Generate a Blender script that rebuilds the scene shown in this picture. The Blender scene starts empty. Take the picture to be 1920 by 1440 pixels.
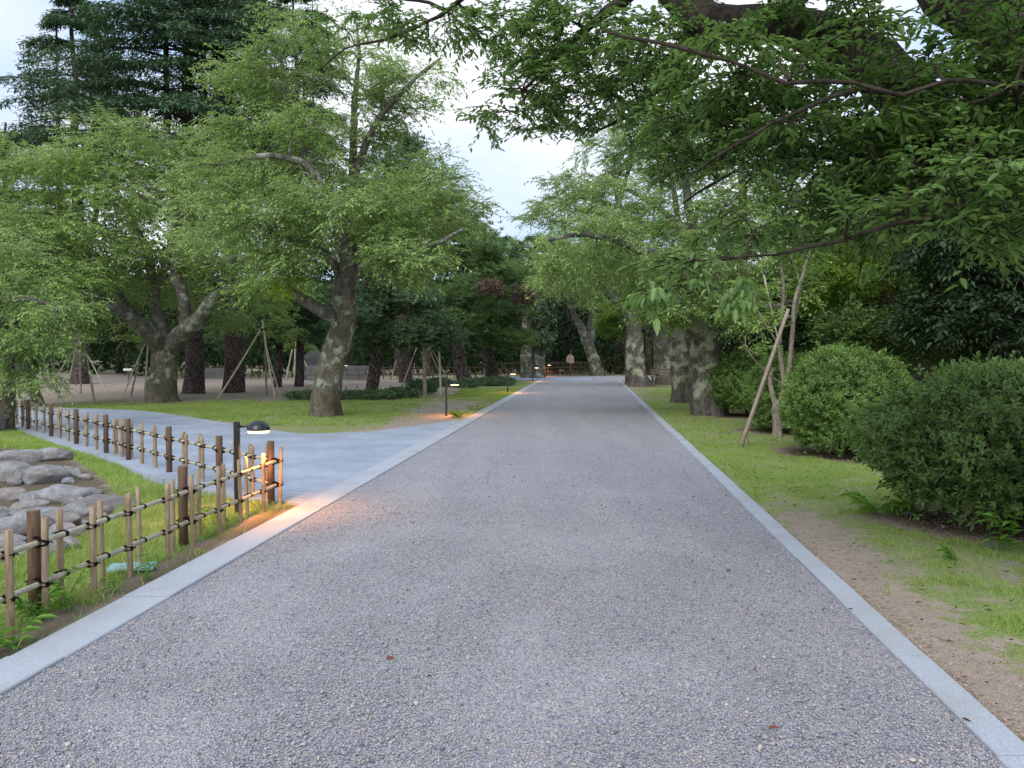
import bpy, math, random
import numpy as np
from mathutils import Vector
rng = np.random.default_rng(11)
random.seed(11)
SC = bpy.context.scene
COL = SC.collection
PI = math.pi

# ------------------------------------------------------------------ camera model (photo pixels 1920x1440)
F = 1540.0; CX = 960.0; CY = 720.0; HZ = 664.0; CAMZ = 1.5
PITCH = math.atan((CY - HZ) / F)
cp, sp = math.cos(PITCH), math.sin(PITCH)
def ray(px, py):
    u = (px - CX) / F; v = (CY - py) / F
    return np.array([u, cp + v * sp, -sp + v * cp])
def G(px, py, z=0.0):
    r = ray(px, py); t = (z - CAMZ) / r[2]
    return np.array([r[0] * t, r[1] * t, z])
def P(px, py, d):
    r = ray(px, py); t = d / r[1]
    return np.array([r[0] * t, d, CAMZ + r[2] * t])

cam = bpy.data.cameras.new('camera'); cam.sensor_width = 36; cam.lens = F / 1920 * 36
cam.clip_end = 2000; cam.clip_start = 0.05
co = bpy.data.objects.new('camera', cam); COL.objects.link(co)
co.location = (0, 0, CAMZ); co.rotation_euler = (PI / 2 - PITCH, 0, 0)
SC.camera = co

# ------------------------------------------------------------------ noise
def _h(ix, iy, iz, seed):
    n = (ix * 374761393 + iy * 668265263 + iz * 2147483647 + seed * 1274126177) & 0xffffffff
    n = ((n ^ (n >> 13)) * 1274126177) & 0xffffffff
    n = n ^ (n >> 16)
    return (n & 0xffff) / 65535.0
def vnoise(p, seed=0):
    p = np.asarray(p, float); i = np.floor(p).astype(np.int64); f = p - i; f = f * f * (3 - 2 * f)
    r = 0
    for dx in (0, 1):
        for dy in (0, 1):
            for dz in (0, 1):
                w = (f[..., 0] if dx else 1 - f[..., 0]) * (f[..., 1] if dy else 1 - f[..., 1]) * (f[..., 2] if dz else 1 - f[..., 2])
                r = r + w * _h(i[..., 0] + dx, i[..., 1] + dy, i[..., 2] + dz, seed)
    return r * 2 - 1
def fbm(p, s=1.0, o=4, seed=0):
    p = np.asarray(p, float) * s; r = 0; a = 1; t = 0
    for k in range(o):
        r = r + a * vnoise(p, seed + k * 7); t += a; a *= .5; p = p * 2.03
    return r / t
def n2(X, Y, s, o=3, seed=0):
    return fbm(np.stack([X, Y, np.zeros_like(X)], -1), s, o, seed)
def unit(v):
    return v / np.maximum(np.linalg.norm(v, axis=-1, keepdims=True), 1e-9)

# ------------------------------------------------------------------ object helpers
def tag(o, label=None, cat=None, group=None, kind=None):
    if label: o['label'] = label
    if cat: o['category'] = cat
    if group: o['group'] = group
    if kind: o['kind'] = kind
    return o
def empty(name, loc, label, cat, group=None):
    o = bpy.data.objects.new(name, None); COL.objects.link(o); o.location = tuple(loc)
    o.empty_display_size = .2
    return tag(o, label, cat, group)
def origin(o):
    if o is None: return np.zeros(3)
    while o.parent: o = o.parent
    return np.array(o.location)
def mesh_obj(name, V, Fc, mat, parent=None, smooth=False, attrs=None, mats=None, midx=None, loc=None):
    V = np.asarray(V, float)
    me = bpy.data.meshes.new(name)
    org = origin(parent) if parent is not None else (np.array(loc) if loc is not None else np.zeros(3))
    W = (V - org).astype(np.float32)
    if isinstance(Fc, np.ndarray):
        nf, k = Fc.shape
        me.vertices.add(len(W)); me.vertices.foreach_set('co', W.ravel())
        me.loops.add(nf * k); me.loops.foreach_set('vertex_index', Fc.astype(np.int32).ravel())
        me.polygons.add(nf)
        me.polygons.foreach_set('loop_start', np.arange(0, nf * k, k, dtype=np.int32))
        me.update(calc_edges=True)
    else:
        me.from_pydata(W.tolist(), [], Fc); me.update()
    if smooth: me.polygons.foreach_set('use_smooth', np.ones(len(me.polygons), bool))
    for m in (mats or [mat]): me.materials.append(m)
    if midx is not None: me.polygons.foreach_set('material_index', np.asarray(midx, np.int32))
    for n, a in (attrs or {}).items():
        at = me.attributes.new(n, 'FLOAT', 'POINT'); at.data.foreach_set('value', np.asarray(a, np.float32))
    o = bpy.data.objects.new(name, me); COL.objects.link(o)
    if parent is not None: o.parent = parent
    elif loc is not None: o.location = tuple(loc)
    return o

class MB:
    """collects quads/tris of several pieces of ONE mesh"""
    def __init__(s): s.v = []; s.f = []; s.n = 0
    def add(s, V, Fc):
        s.v.append(np.asarray(V, float)); s.f += [[i + s.n for i in f] for f in Fc]; s.n += len(V)
    def box(s, c, size, rz=0.0, bevel=0.0):
        x, y, z = np.array(size) / 2
        if bevel <= 0:
            V = np.array([(-x,-y,-z),(x,-y,-z),(x,y,-z),(-x,y,-z),(-x,-y,z),(x,-y,z),(x,y,z),(-x,y,z)], float)
            Fc = [(0,3,2,1),(4,5,6,7),(0,1,5,4),(1,2,6,5),(2,3,7,6),(3,0,4,7)]
        else:
            b = bevel; V = []
            for zz, q in ((-z,b),(-z+b,0),(z-b,0),(z,b)):
                V += [(-x+q+b*(q==0),-y+q,zz),(x-q-b*(q==0),-y+q,zz),(x-q,-y+q+b*(q==0),zz),(x-q,y-q-b*(q==0),zz),(x-q-b*(q==0),y-q,zz),(-x+q+b*(q==0),y-q,zz),(-x+q,y-q-b*(q==0),zz),(-x+q,-y+q+b*(q==0),zz)]
            V = np.array(V, float); Fc = []
            for k in range(3):
                for j in range(8):
                    Fc.append((k*8+j, k*8+(j+1)%8, k*8+8+(j+1)%8, k*8+8+j))
            Fc.append(tuple(range(7,-1,-1))); Fc.append(tuple(range(24,32)))
        c_, s_ = math.cos(rz), math.sin(rz)
        V = np.stack([V[:,0]*c_-V[:,1]*s_, V[:,0]*s_+V[:,1]*c_, V[:,2]], 1) + np.array(c)
        s.add(V, Fc)
    def tube(s, pts, rad, sides=6, cap=True, closed=False):
        V, Q = tube(pts, rad, sides)
        Fc = Q.tolist()
        n = len(pts)
        if cap: Fc.append(list(range(sides-1, -1, -1))); Fc.append([(n-1)*sides+i for i in range(sides)])
        s.add(V, Fc)
    def build(s, name, mat, parent=None, smooth=False, **k):
        return mesh_obj(name, np.concatenate(s.v), s.f, mat, parent, smooth, **k)

def tube(pts, rad, sides=6):
    pts = np.asarray(pts, float); n = len(pts); rad = np.broadcast_to(np.asarray(rad, float), (n,))
    T = np.gradient(pts, axis=0); T = unit(T)
    a = np.array([1., 0, 0]) if abs(T[0][0]) < .9 else np.array([0, 1., 0])
    N = np.zeros_like(pts); N[0] = unit(a - T[0] * a.dot(T[0]))
    for i in range(1, n):
        q = N[i-1] - T[i] * N[i-1].dot(T[i]); N[i] = q / max(np.linalg.norm(q), 1e-9)
    B = np.cross(T, N)
    th = np.arange(sides) * 2 * PI / sides
    V = pts[:, None, :] + rad[:, None, None] * (np.cos(th)[None, :, None] * N[:, None, :] + np.sin(th)[None, :, None] * B[:, None, :])
    i = np.arange(n - 1)[:, None] * sides; j = np.arange(sides)[None, :]; k = (j + 1) % sides
    Q = np.stack([i + j, i + k, i + sides + k, i + sides + j], -1).reshape(-1, 4)
    return V.reshape(-1, 3), Q
def tubes_mesh(name, lst, mat, parent, sides=5, smooth=True, disp=0, dscale=3):
    Vs = []; Qs = []; n = 0
    for pts, rad, *sd in lst:
        V, Q = tube(pts, rad, sd[0] if sd else sides)
        if sd and sd[0] == 14: V = V + np.stack([fbm(V, 4, 3, 5), fbm(V, 4, 3, 15), fbm(V, 4, 3, 25)], 1) * .035
        Vs.append(V); Qs.append(Q + n); n += len(V)
    if not Vs: return None
    V = np.concatenate(Vs)
    if disp: V = V + np.stack([fbm(V, dscale, 3, 5), fbm(V, dscale, 3, 15), fbm(V, dscale, 3, 25)], 1) * disp
    return mesh_obj(name, V, np.concatenate(Qs), mat, parent, smooth)
def catmull(pts, step=.1):
    pts = np.asarray(pts, float); out = []
    p = np.vstack([2*pts[0]-pts[1], pts, 2*pts[-1]-pts[-2]])
    for i in range(1, len(p) - 2):
        L = np.linalg.norm(p[i+1, :3] - p[i, :3]); m = max(2, int(L / step))
        for t in np.arange(m) / m:
            out.append(.5*((2*p[i])+(-p[i-1]+p[i+1])*t+(2*p[i-1]-5*p[i]+4*p[i+1]-p[i+2])*t*t+(-p[i-1]+3*p[i]-3*p[i+1]+p[i+2])*t**3))
    out.append(pts[-1])
    return np.array(out)

# ------------------------------------------------------------------ materials
def M(name):
    m = bpy.data.materials.new(name); m.use_nodes = True; nt = m.node_tree; nt.nodes.clear()
    out = nt.nodes.new('ShaderNodeOutputMaterial'); return m, nt, out
def N(nt, t, ins=None, **props):
    n = nt.nodes.new('ShaderNode' + t)
    for k, v in props.items(): setattr(n, k, v)
    for k, v in (ins or {}).items():
        s = n.inputs[k]
        if hasattr(v, 'is_output') or isinstance(v, bpy.types.NodeSocket): nt.links.new(v, s)
        else: s.default_value = v
    return n
def ramp(nt, fac, stops, interp='LINEAR'):
    r = nt.nodes.new('ShaderNodeValToRGB'); nt.links.new(fac, r.inputs[0]); cr = r.color_ramp; cr.interpolation = interp
    while len(cr.elements) < len(stops): cr.elements.new(.5)
    for e, (p, c) in zip(cr.elements, stops):
        e.position = p; e.color = (c, c, c, 1) if isinstance(c, (int, float)) else (*c, 1)
    return r.outputs[0]
def mixc(nt, f, a, b, mode='MIX'):
    n = nt.nodes.new('ShaderNodeMix'); n.data_type = 'RGBA'; n.blend_type = mode
    for s, v in ((n.inputs[0], f), (n.inputs[6], a), (n.inputs[7], b)):
        if isinstance(v, bpy.types.NodeSocket): nt.links.new(v, s)
        elif isinstance(v, (int, float)): s.default_value = v if s.type == 'VALUE' else (v, v, v, 1)
        else: s.default_value = (*v, 1)
    return n.outputs[2]
def mth(nt, op, a, b=0.0):
    n = nt.nodes.new('ShaderNodeMath'); n.operation = op
    for s, v in ((n.inputs[0], a), (n.inputs[1], b)):
        if isinstance(v, bpy.types.NodeSocket): nt.links.new(v, s)
        else: s.default_value = v
    return n.outputs[0]
def coords(nt, scale=(1, 1, 1), kind='Object'):
    tc = nt.nodes.new('ShaderNodeTexCoord'); mp = N(nt, 'Mapping', {'Vector': tc.outputs[kind], 'Scale': scale})
    return mp.outputs[0]
def noise(nt, vec, scale, detail=4, rough=.55, dist=0):
    return N(nt, 'TexNoise', {'Vector': vec, 'Scale': scale, 'Detail': detail, 'Roughness': rough, 'Distortion': dist})
def bsdf(nt, out, color, rough=.7, spec=.3, bump=None, bstr=.5, bdist=.02, **ex):
    b = nt.nodes.new('ShaderNodeBsdfPrincipled')
    ins = {'Base Color': color, 'Roughness': rough, 'Specular IOR Level': spec, **ex}
    for k, v in ins.items():
        if isinstance(v, bpy.types.NodeSocket): nt.links.new(v, b.inputs[k])
        elif k in ('Base Color', 'Emission Color'): b.inputs[k].default_value = (*v, 1)
        else: b.inputs[k].default_value = v
    if bump is not None:
        bn = N(nt, 'Bump', {'Height': bump, 'Strength': bstr, 'Distance': bdist}); nt.links.new(bn.outputs[0], b.inputs['Normal'])
    nt.links.new(b.outputs[0], out.inputs[0]); return b

def leaf_mat(name, dark, light, trans=.35, tcol=None, rough=.5, spec=.35):
    m, nt, out = M(name)
    at = N(nt, 'Attribute', attribute_name='tint')
    c = mixc(nt, at.outputs['Fac'], dark, light)
    geo = nt.nodes.new('ShaderNodeNewGeometry')
    c2 = mixc(nt, mth(nt, 'MULTIPLY', geo.outputs['Backfacing'], .45), c, tuple(min(1, x*1.25+.02) for x in light))
    b = bsdf(nt, out, c2, rough, spec)
    t = nt.nodes.new('ShaderNodeBsdfTranslucent')
    tc = mixc(nt, .75, c, tcol or (light[0]*1.5, light[1]*1.5, light[2]*.7)); nt.links.new(tc, t.inputs[0])
    mx = N(nt, 'MixShader', {'Fac': trans}); nt.links.new(b.outputs[0], mx.inputs[1]); nt.links.new(t.outputs[0], mx.inputs[2])
    nt.links.new(mx.outputs[0], out.inputs[0]); return m

def bark_mat(name, c1, c2, lichen=None, lam=.5, lscale=2.2, moss=None, plates=0.0, lo=None, hi=9):
    m, nt, out = M(name)
    v = coords(nt, (1, 1, .35)); v1 = coords(nt)
    n1 = noise(nt, v, 7, 8, .65, .6); n2_ = noise(nt, v, 28, 5, .6, .3)
    col = mixc(nt, ramp(nt, n1.outputs[0], [(.32, 0.), (.68, 1.)]), c1, c2)
    col = mixc(nt, ramp(nt, n2_.outputs[0], [(.35, .65), (.5, 0.)]), col, tuple(x*.3 for x in c1))
    h = mth(nt, 'ADD', mth(nt, 'MULTIPLY', n1.outputs[0], 1.4), mth(nt, 'MULTIPLY', n2_.outputs[0], .8))
    if plates:
        vo = N(nt, 'TexVoronoi', {'Vector': coords(nt, (1, 1, .45)), 'Scale': plates}, feature='DISTANCE_TO_EDGE')
        cr = ramp(nt, vo.outputs[0], [(0, 0.), (.12, 1.)])
        col = mixc(nt, cr, tuple(x*.25 for x in c1), col); h = mth(nt, 'ADD', h, cr)
    if moss:
        mm = noise(nt, v1, 1.6, 5, .6); col = mixc(nt, ramp(nt, mm.outputs[0], [(.45, 0.), (.62, .8)]), col, moss)
    if lichen:
        l1 = noise(nt, v1, lscale, 3, .5, .3); l2 = noise(nt, v1, lscale*9, 4, .7, .8)
        lm = mth(nt, 'ADD', mth(nt, 'MULTIPLY', l1.outputs[0], .62), mth(nt, 'MULTIPLY', l2.outputs[0], .38))
        lf = ramp(nt, lm, [(.62-lam*.2, 0.), (.66-lam*.2, 1.)])
        if lo is not None:
            sz_ = N(nt, 'SeparateXYZ', {'Vector': v1}).outputs[2]; sz_ = mth(nt, 'ADD', sz_, mth(nt, 'MULTIPLY', mth(nt, 'SUBTRACT', l1.outputs[0], .5), 1.1))
            g1 = ramp(nt, mth(nt, 'DIVIDE', sz_, 10.0), [(lo / 10, 0.), (lo / 10 + .02, 1.), (min(.97, hi / 10), 1.), (min(.99, hi / 10 + .05), .15)]); lf = mth(nt, 'MULTIPLY', lf, g1)
        col = mixc(nt, lf, col, mixc(nt, n2_.outputs[0], lichen, tuple(x*.75 for x in lichen)))
        h = mth(nt, 'ADD', h, mth(nt, 'MULTIPLY', lf, .25))
    bsdf(nt, out, col, .9, .15, h, .9, .05); return m

def plain(name, col, rough=.6, spec=.3, metal=0., var=.25, scale=12, bstr=.3, stretch=(1,1,1), dirt=None):
    m, nt, out = M(name); v = coords(nt, stretch); n = noise(nt, v, scale, 6, .6); n_b = noise(nt, v, scale*5, 3, .6)
    c = mixc(nt, ramp(nt, n.outputs[0], [(.3, 0.), (.7, 1.)]), tuple(x*(1-var) for x in col), tuple(min(1, x*(1+var)) for x in col))
    if dirt: c = mixc(nt, ramp(nt, noise(nt, v, scale*.4, 5, .7).outputs[0], [(.5, 0.), (.68, .85)]), c, dirt)
    bsdf(nt, out, c, rough, spec, mth(nt, 'ADD', n.outputs[0], mth(nt, 'MULTIPLY', n_b.outputs[0], .4)), bstr, .01, Metallic=metal); return m

LM = {
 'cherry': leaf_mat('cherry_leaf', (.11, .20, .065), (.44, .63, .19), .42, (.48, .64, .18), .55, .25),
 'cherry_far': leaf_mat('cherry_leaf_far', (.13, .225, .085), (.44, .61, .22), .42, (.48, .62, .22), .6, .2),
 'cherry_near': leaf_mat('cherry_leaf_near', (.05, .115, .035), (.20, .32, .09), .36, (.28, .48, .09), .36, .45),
 'yellow': leaf_mat('young_leaf', (.16, .24, .03), (.36, .46, .05), .4),
 'cedar': leaf_mat('cedar_needles', (.026, .058, .036), (.12, .20, .11), .12, None, .7, .1),
 'pine': leaf_mat('pine_needles', (.035, .07, .035), (.16, .25, .13), .12, None, .7, .1),
 'pine_bright': leaf_mat('pine_needles_bright', (.05, .10, .035), (.20, .31, .11), .15, None, .7, .1),
 'dead': leaf_mat('dead_needles', (.07, .048, .036), (.19, .135, .10), .1, None, .8, .1),
 'wood': leaf_mat('woodland_leaf', (.012, .026, .011), (.045, .085, .032), .15, None, .8, .05),
 'evergreen': leaf_mat('evergreen_leaf', (.014, .034, .014), (.05, .09, .035), .12, None, .5, .2),
 'maple': leaf_mat('maple_leaf', (.08, .16, .02), (.22, .33, .06), .42),
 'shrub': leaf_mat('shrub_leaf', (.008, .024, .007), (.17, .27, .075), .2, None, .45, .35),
 'shrub_lit': leaf_mat('shrub_leaf_lit', (.012, .036, .010), (.21, .34, .085), .25, None, .45, .35),  # shrub leaf again, with the lit brightness put into its colours
 'grass': leaf_mat('grass_blade', (.16, .245, .06), (.42, .54, .16), .35, None, .6, .2),
 'grass_dry': leaf_mat('dry_grass_blade', (.18, .20, .08), (.36, .34, .17), .3, None, .7, .2),
 'weed': leaf_mat('weed_leaf', (.08, .20, .03), (.22, .40, .07), .35),
 'litter': leaf_mat('leaf_litter', (.05, .02, .012), (.20, .07, .035), .05),
}
BM = {
 'cherry': bark_mat('cherry_bark', (.09, .075, .058), (.27, .235, .19), (.46, .48, .37), .5, 2.6, (.08, .085, .04)),
 'cherry_left': bark_mat('cherry_bark_mossy', (.11, .092, .068), (.31, .27, .215), (.50, .51, .40), .50, 5.0, (.085, .085, .04), lo=.7, hi=9),
 'lichen_side': bark_mat('cherry_bark_lichen', (.06, .05, .04), (.17, .15, .12), (.37, .39, .28), .95, 2.6),
 'cherry_right': bark_mat('cherry_bark_pale_lichen', (.075, .065, .056), (.26, .235, .20), (.54, .54, .39), .62, 2.8, lo=.42, hi=2.0),
 'branch': bark_mat('branch_bark', (.085, .075, .06), (.26, .235, .20), (.44, .46, .38), .45, 3),
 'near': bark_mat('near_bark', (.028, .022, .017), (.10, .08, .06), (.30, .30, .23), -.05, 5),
 'pine': bark_mat('pine_bark', (.095, .075, .066), (.25, .195, .17), None, plates=9),
 'cedar': bark_mat('cedar_bark', (.10, .078, .072), (.24, .185, .17), None, plates=12),
 'red': bark_mat('red_bark', (.12, .07, .045), (.26, .15, .10)),
 'sapling': bark_mat('sapling_bark', (.24, .195, .15), (.50, .43, .35)),
 'stem': bark_mat('shrub_stem', (.04, .03, .022), (.10, .08, .06)),
}
MT = {
 'bamboo': plain('weathered_bamboo', (.37, .275, .18), .55, .35, 0, .35, 6, .25, (14, 14, 1), (.24, .12, .05)),
 'bamboo_rail': plain('pale_bamboo', (.50, .46, .34), .45, .4, 0, .25, 5, .2, (6, 6, 6), (.30, .25, .16)),
 'post': plain('burnt_wood_post', (.16, .098, .065), .75, .25, 0, .4, 7, .5, (10, 10, 1)),
 'post_top': plain('sawn_wood', (.25, .17, .11), .8, .2),
 'rope': plain('black_palm_rope', (.012, .010, .012), .9, .1, 0, .3, 40, .8),
 'pole': plain('support_pole_wood', (.56, .50, .38), .7, .25, 0, .3, 6, .3, (8, 8, 1)),
 'pole_dark': plain('support_pole_brown', (.34, .275, .21), .75, .25, 0, .35, 6, .3, (8, 8, 1)),
 'metal': plain('lamp_metal', (.05, .055, .06), .25, .5, .6, .15, 10, .05),
 'farwood': plain('far_fence_wood', (.13, .09, .065), .8, .2),
 'gate_lit': plain('bamboo_gate_orange_lit', (.30, .18, .08), .7, .2),  # gate bamboo with the orange light on it put into the colour
 'sign': plain('sign_board_wood', (.42, .30, .20), .7, .2),
 'white': plain('white_paint', (.75, .75, .72), .6),
 'stone': plain('grey_monument_stone', (.10, .10, .10), .85, .2, 0, .3, 4, .4),
 'wall': plain('stone_block', (.20, .195, .19), .85, .2, 0, .25, 4, .4),
 'cyan': plain('pale_blue_cover', (.30, .48, .52), .5, .4, 0, .12, 20, .1),
 'bench': plain('bench_wood', (.16, .13, .10), .8, .2),
}
def lens_mat():
    m, nt, out = M('lamp_lens'); e = N(nt, 'Emission', {'Color': (1, .62, .30, 1), 'Strength': 5.0}); nt.links.new(e.outputs[0], out.inputs[0]); return m
MT['lens'] = lens_mat()

# gravel path
def gravel_mat():
    m, nt, out = M('path_gravel'); v = coords(nt)
    wob = noise(nt, v, 60, 2, .5); vv = mixc(nt, .012, v, wob.outputs[1], 'ADD')
    vo = N(nt, 'TexVoronoi', {'Vector': vv, 'Scale': 122.0, 'Randomness': 1.0})
    hs = N(nt, 'SeparateColor', {'Color': vo.outputs['Color']})
    c = ramp(nt, hs.outputs[0], [(0, (.28, .295, .34)), (.18, (.46, .465, .51)), (.40, (.58, .58, .61)), (.58, (.66, .57, .505)), (.74, (.46, .52, .63)), (.88, (.77, .67, .57)), (1, (.84, .82, .80))])
    edge = ramp(nt, vo.outputs['Distance'], [(.25, 1.), (.64, .42)])
    c = mixc(nt, 1., c, edge, 'MULTIPLY'); c = mixc(nt, 1., c, (1.01, 1.02, 1.055), 'MULTIPLY')
    big = noise(nt, v, 1.3, 5, .6); c = mixc(nt, 1., c, ramp(nt, big.outputs[0], [(.3, .96), (.7, 1.05)]), 'MULTIPLY')
    v2 = coords(nt, (1.6, .13, 1)); st = noise(nt, v2, 1.5, 4, .55)
    c = mixc(nt, 1., c, ramp(nt, st.outputs[0], [(.35, (.95, .95, .965)), (.65, (1.06, 1.05, 1.04))]), 'MULTIPLY')
    spk = noise(nt, v, 11, 2, .5); c = mixc(nt, ramp(nt, spk.outputs[0], [(.71, 0.), (.76, .35)]), c, (.16, .15, .15))
    n3 = noise(nt, v, 14, 4, .6)
    h = mth(nt, 'ADD', mth(nt, 'MULTIPLY', vo.outputs['Distance'], -1.0), mth(nt, 'MULTIPLY', n3.outputs[0], 1.2))
    bsdf(nt, out, c, .85, .2, h, .6, .010); return m
def ground_mat():
    m, nt, out = M('soil_and_turf'); v = coords(nt)
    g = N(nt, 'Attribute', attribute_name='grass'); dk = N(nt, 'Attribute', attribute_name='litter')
    a = noise(nt, v, 5.5, 8, .65); b = noise(nt, v, 45, 4, .6); cbig = noise(nt, v, .8, 4, .6)
    soil = mixc(nt, b.outputs[0], (.31, .245, .195), (.60, .495, .415))
    soil = mixc(nt, ramp(nt, cbig.outputs[0], [(.35, 0.), (.65, .6)]), soil, (.34, .29, .235))
    turf = mixc(nt, ramp(nt, b.outputs[0], [(.3, 0.), (.7, 1.)]), (.135, .185, .055), (.34, .42, .135))
    turf = mixc(nt, ramp(nt, cbig.outputs[0], [(.4, 0.), (.65, .7)]), turf, (.31, .31, .17))
    f = mth(nt, 'ADD', g.outputs['Fac'], mth(nt, 'MULTIPLY', mth(nt, 'SUBTRACT', a.outputs[0], .5), 2.0))
    f = ramp(nt, f, [(.38, 0.), (.62, 1.)])
    fine = noise(nt, v, 130, 3, .65); soil = mixc(nt, 1., soil, ramp(nt, fine.outputs[0], [(.3, .62), (.7, 1.28)]), 'MULTIPLY')
    lit2 = noise(nt, v, 16, 5, .7); soil = mixc(nt, ramp(nt, lit2.outputs[0], [(.56, 0.), (.66, .7)]), soil, (.13, .10, .075))
    c = mixc(nt, f, soil, turf)
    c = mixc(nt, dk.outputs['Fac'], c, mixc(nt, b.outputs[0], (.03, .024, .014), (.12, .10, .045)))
    h = mth(nt, 'ADD', a.outputs[0], mth(nt, 'MULTIPLY', b.outputs[0], .5))
    bsdf(nt, out, c, .95, .1, h, .7, .03); return m
def kerb_mat():
    m, nt, out = M('granite_kerb'); v = coords(nt)
    s = noise(nt, v, 170, 2, .5); l = noise(nt, v, 2.2, 5, .6)
    c = mixc(nt, ramp(nt, s.outputs[0], [(.35, 0.), (.65, 1.)]), (.37, .40, .45), (.53, .56, .61))
    c = mixc(nt, ramp(nt, l.outputs[0], [(.42, 0.), (.72, .6)]), c, (.36, .345, .33))
    bsdf(nt, out, c, .75, .3, s.outputs[0], .2, .003); return m
def paving_mat(col=(.40, .45, .54)):
    m, nt, out = M('small_block_paving'); v = coords(nt); tc = nt.nodes.new('ShaderNodeTexCoord')
    mp = N(nt, 'Mapping', {'Vector': tc.outputs['Object'], 'Rotation': (0, 0, .52)})
    br = N(nt, 'TexBrick', {'Vector': mp.outputs[0], 'Color1': (*[x*.95 for x in col], 1), 'Color2': (*[x*1.04 for x in col], 1), 'Mortar': (*[x*.70 for x in col], 1), 'Scale': 1.0, 'Mortar Size': .008, 'Mortar Smooth': .3, 'Bias': 0., 'Brick Width': .30, 'Row Height': .15})
    n = noise(nt, v, 90, 3, .6); l = noise(nt, v, 1.1, 5, .6)
    c = mixc(nt, 1., br.outputs[0], ramp(nt, n.outputs[0], [(.3, .80), (.7, 1.16)]), 'MULTIPLY')
    c = mixc(nt, 1., c, ramp(nt, l.outputs[0], [(.35, .84), (.65, 1.1)]), 'MULTIPLY')
    bsdf(nt, out, c, .65, .35, br.outputs[1], -.12, .004); return m
def rock_mat():
    m, nt, out = M('river_boulder'); v = coords(nt); oi = nt.nodes.new('ShaderNodeObjectInfo')
    a = noise(nt, v, 4, 6, .65, .4); b = noise(nt, v, 24, 6, .7, .5); q = noise(nt, v, 90, 3, .6)
    base = ramp(nt, oi.outputs['Random'], [(0, (.40, .40, .42)), (.3, (.32, .34, .38)), (.55, (.44, .42, .41)), (.7, (.42, .36, .33)), (.85, (.27, .26, .26)), (1, (.48, .48, .50))])
    c = mixc(nt, ramp(nt, a.outputs[0], [(.35, 0.), (.62, .85)]), base, (.17, .15, .13))
    c = mixc(nt, ramp(nt, b.outputs[0], [(.56, 0.), (.66, .5)]), c, (.55, .55, .57))
    c = mixc(nt, 1., c, ramp(nt, q.outputs[0], [(.3, .8), (.7, 1.15)]), 'MULTIPLY')
    bsdf(nt, out, c, .85, .25, mth(nt, 'ADD', a.outputs[0], mth(nt, 'MULTIPLY', b.outputs[0], .5)), .7, .04); return m
def pebble_mat():
    m, nt, out = M('loose_stones'); at = N(nt, 'Attribute', attribute_name='tint')
    c = ramp(nt, at.outputs['Fac'], [(0, (.13, .14, .18)), (.2, (.29, .29, .33)), (.45, (.42, .41, .43)), (.65, (.52, .44, .38)), (.8, (.36, .41, .52)), (.93, (.60, .50, .41)), (1, (.60, .58, .57))])
    bsdf(nt, out, c, .7, .3); return m
GRAVEL, GROUND, KERB, PAVE, ROCK, PEB = gravel_mat(), ground_mat(), kerb_mat(), paving_mat(), rock_mat(), pebble_mat()

# ------------------------------------------------------------------ world and sun
SUN_EL, SUN_AZ = math.radians(42), math.radians(200)
w = bpy.data.worlds.new('World'); SC.world = w; w.use_nodes = True; nt = w.node_tree; nt.nodes.clear()
wo = nt.nodes.new('ShaderNodeOutputWorld')
sky = nt.nodes.new('ShaderNodeTexSky'); sky.sky_type = 'NISHITA'; sky.sun_disc = False; sky.sun_elevation = SUN_EL; sky.sun_rotation = SUN_AZ
tc = nt.nodes.new('ShaderNodeTexCoord')
mp = N(nt, 'Mapping', {'Vector': tc.outputs['Generated'], 'Scale': (1, 1, 2.2)})
cn = noise(nt, mp.outputs[0], 1.6, 7, .5, .35)
cf = ramp(nt, cn.outputs[0], [(.36, .55), (.58, 1.)])
cc = mixc(nt, ramp(nt, noise(nt, mp.outputs[0], 2.3, 6, .5, .2).outputs[0], [(.40, 0.), (.58, 1.)]), (3.7, 5.0, 7.2), (6.9, 7.1, 7.5))
skyc = mixc(nt, cf, sky.outputs[0], cc)
bg = N(nt, 'Background', {'Color': skyc, 'Strength': .165}); nt.links.new(bg.outputs[0], wo.inputs[0])
sl = bpy.data.lights.new('sun', 'SUN'); sl.energy = 1.9; sl.angle = math.radians(38); sl.color = (1, .97, .93)
so = bpy.data.objects.new('sun', sl); COL.objects.link(so)
sd = Vector((math.sin(SUN_AZ) * math.cos(SUN_EL), math.cos(SUN_AZ) * math.cos(SUN_EL), math.sin(SUN_EL)))
so.rotation_euler = sd.to_track_quat('Z', 'Y').to_euler()
SC.view_settings.view_transform = 'Standard'; SC.view_settings.look = 'None'; SC.view_settings.exposure = 0
SC.render.engine = 'CYCLES'; cy = SC.cycles
cy.max_bounces = 5; cy.diffuse_bounces = 3; cy.glossy_bounces = 2; cy.transmission_bounces = 3; cy.transparent_max_bounces = 4
cy.use_denoising = True; cy.sample_clamp_indirect = 4
try: cy.denoiser = 'OPENIMAGEDENOISE'
except Exception: pass

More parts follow.
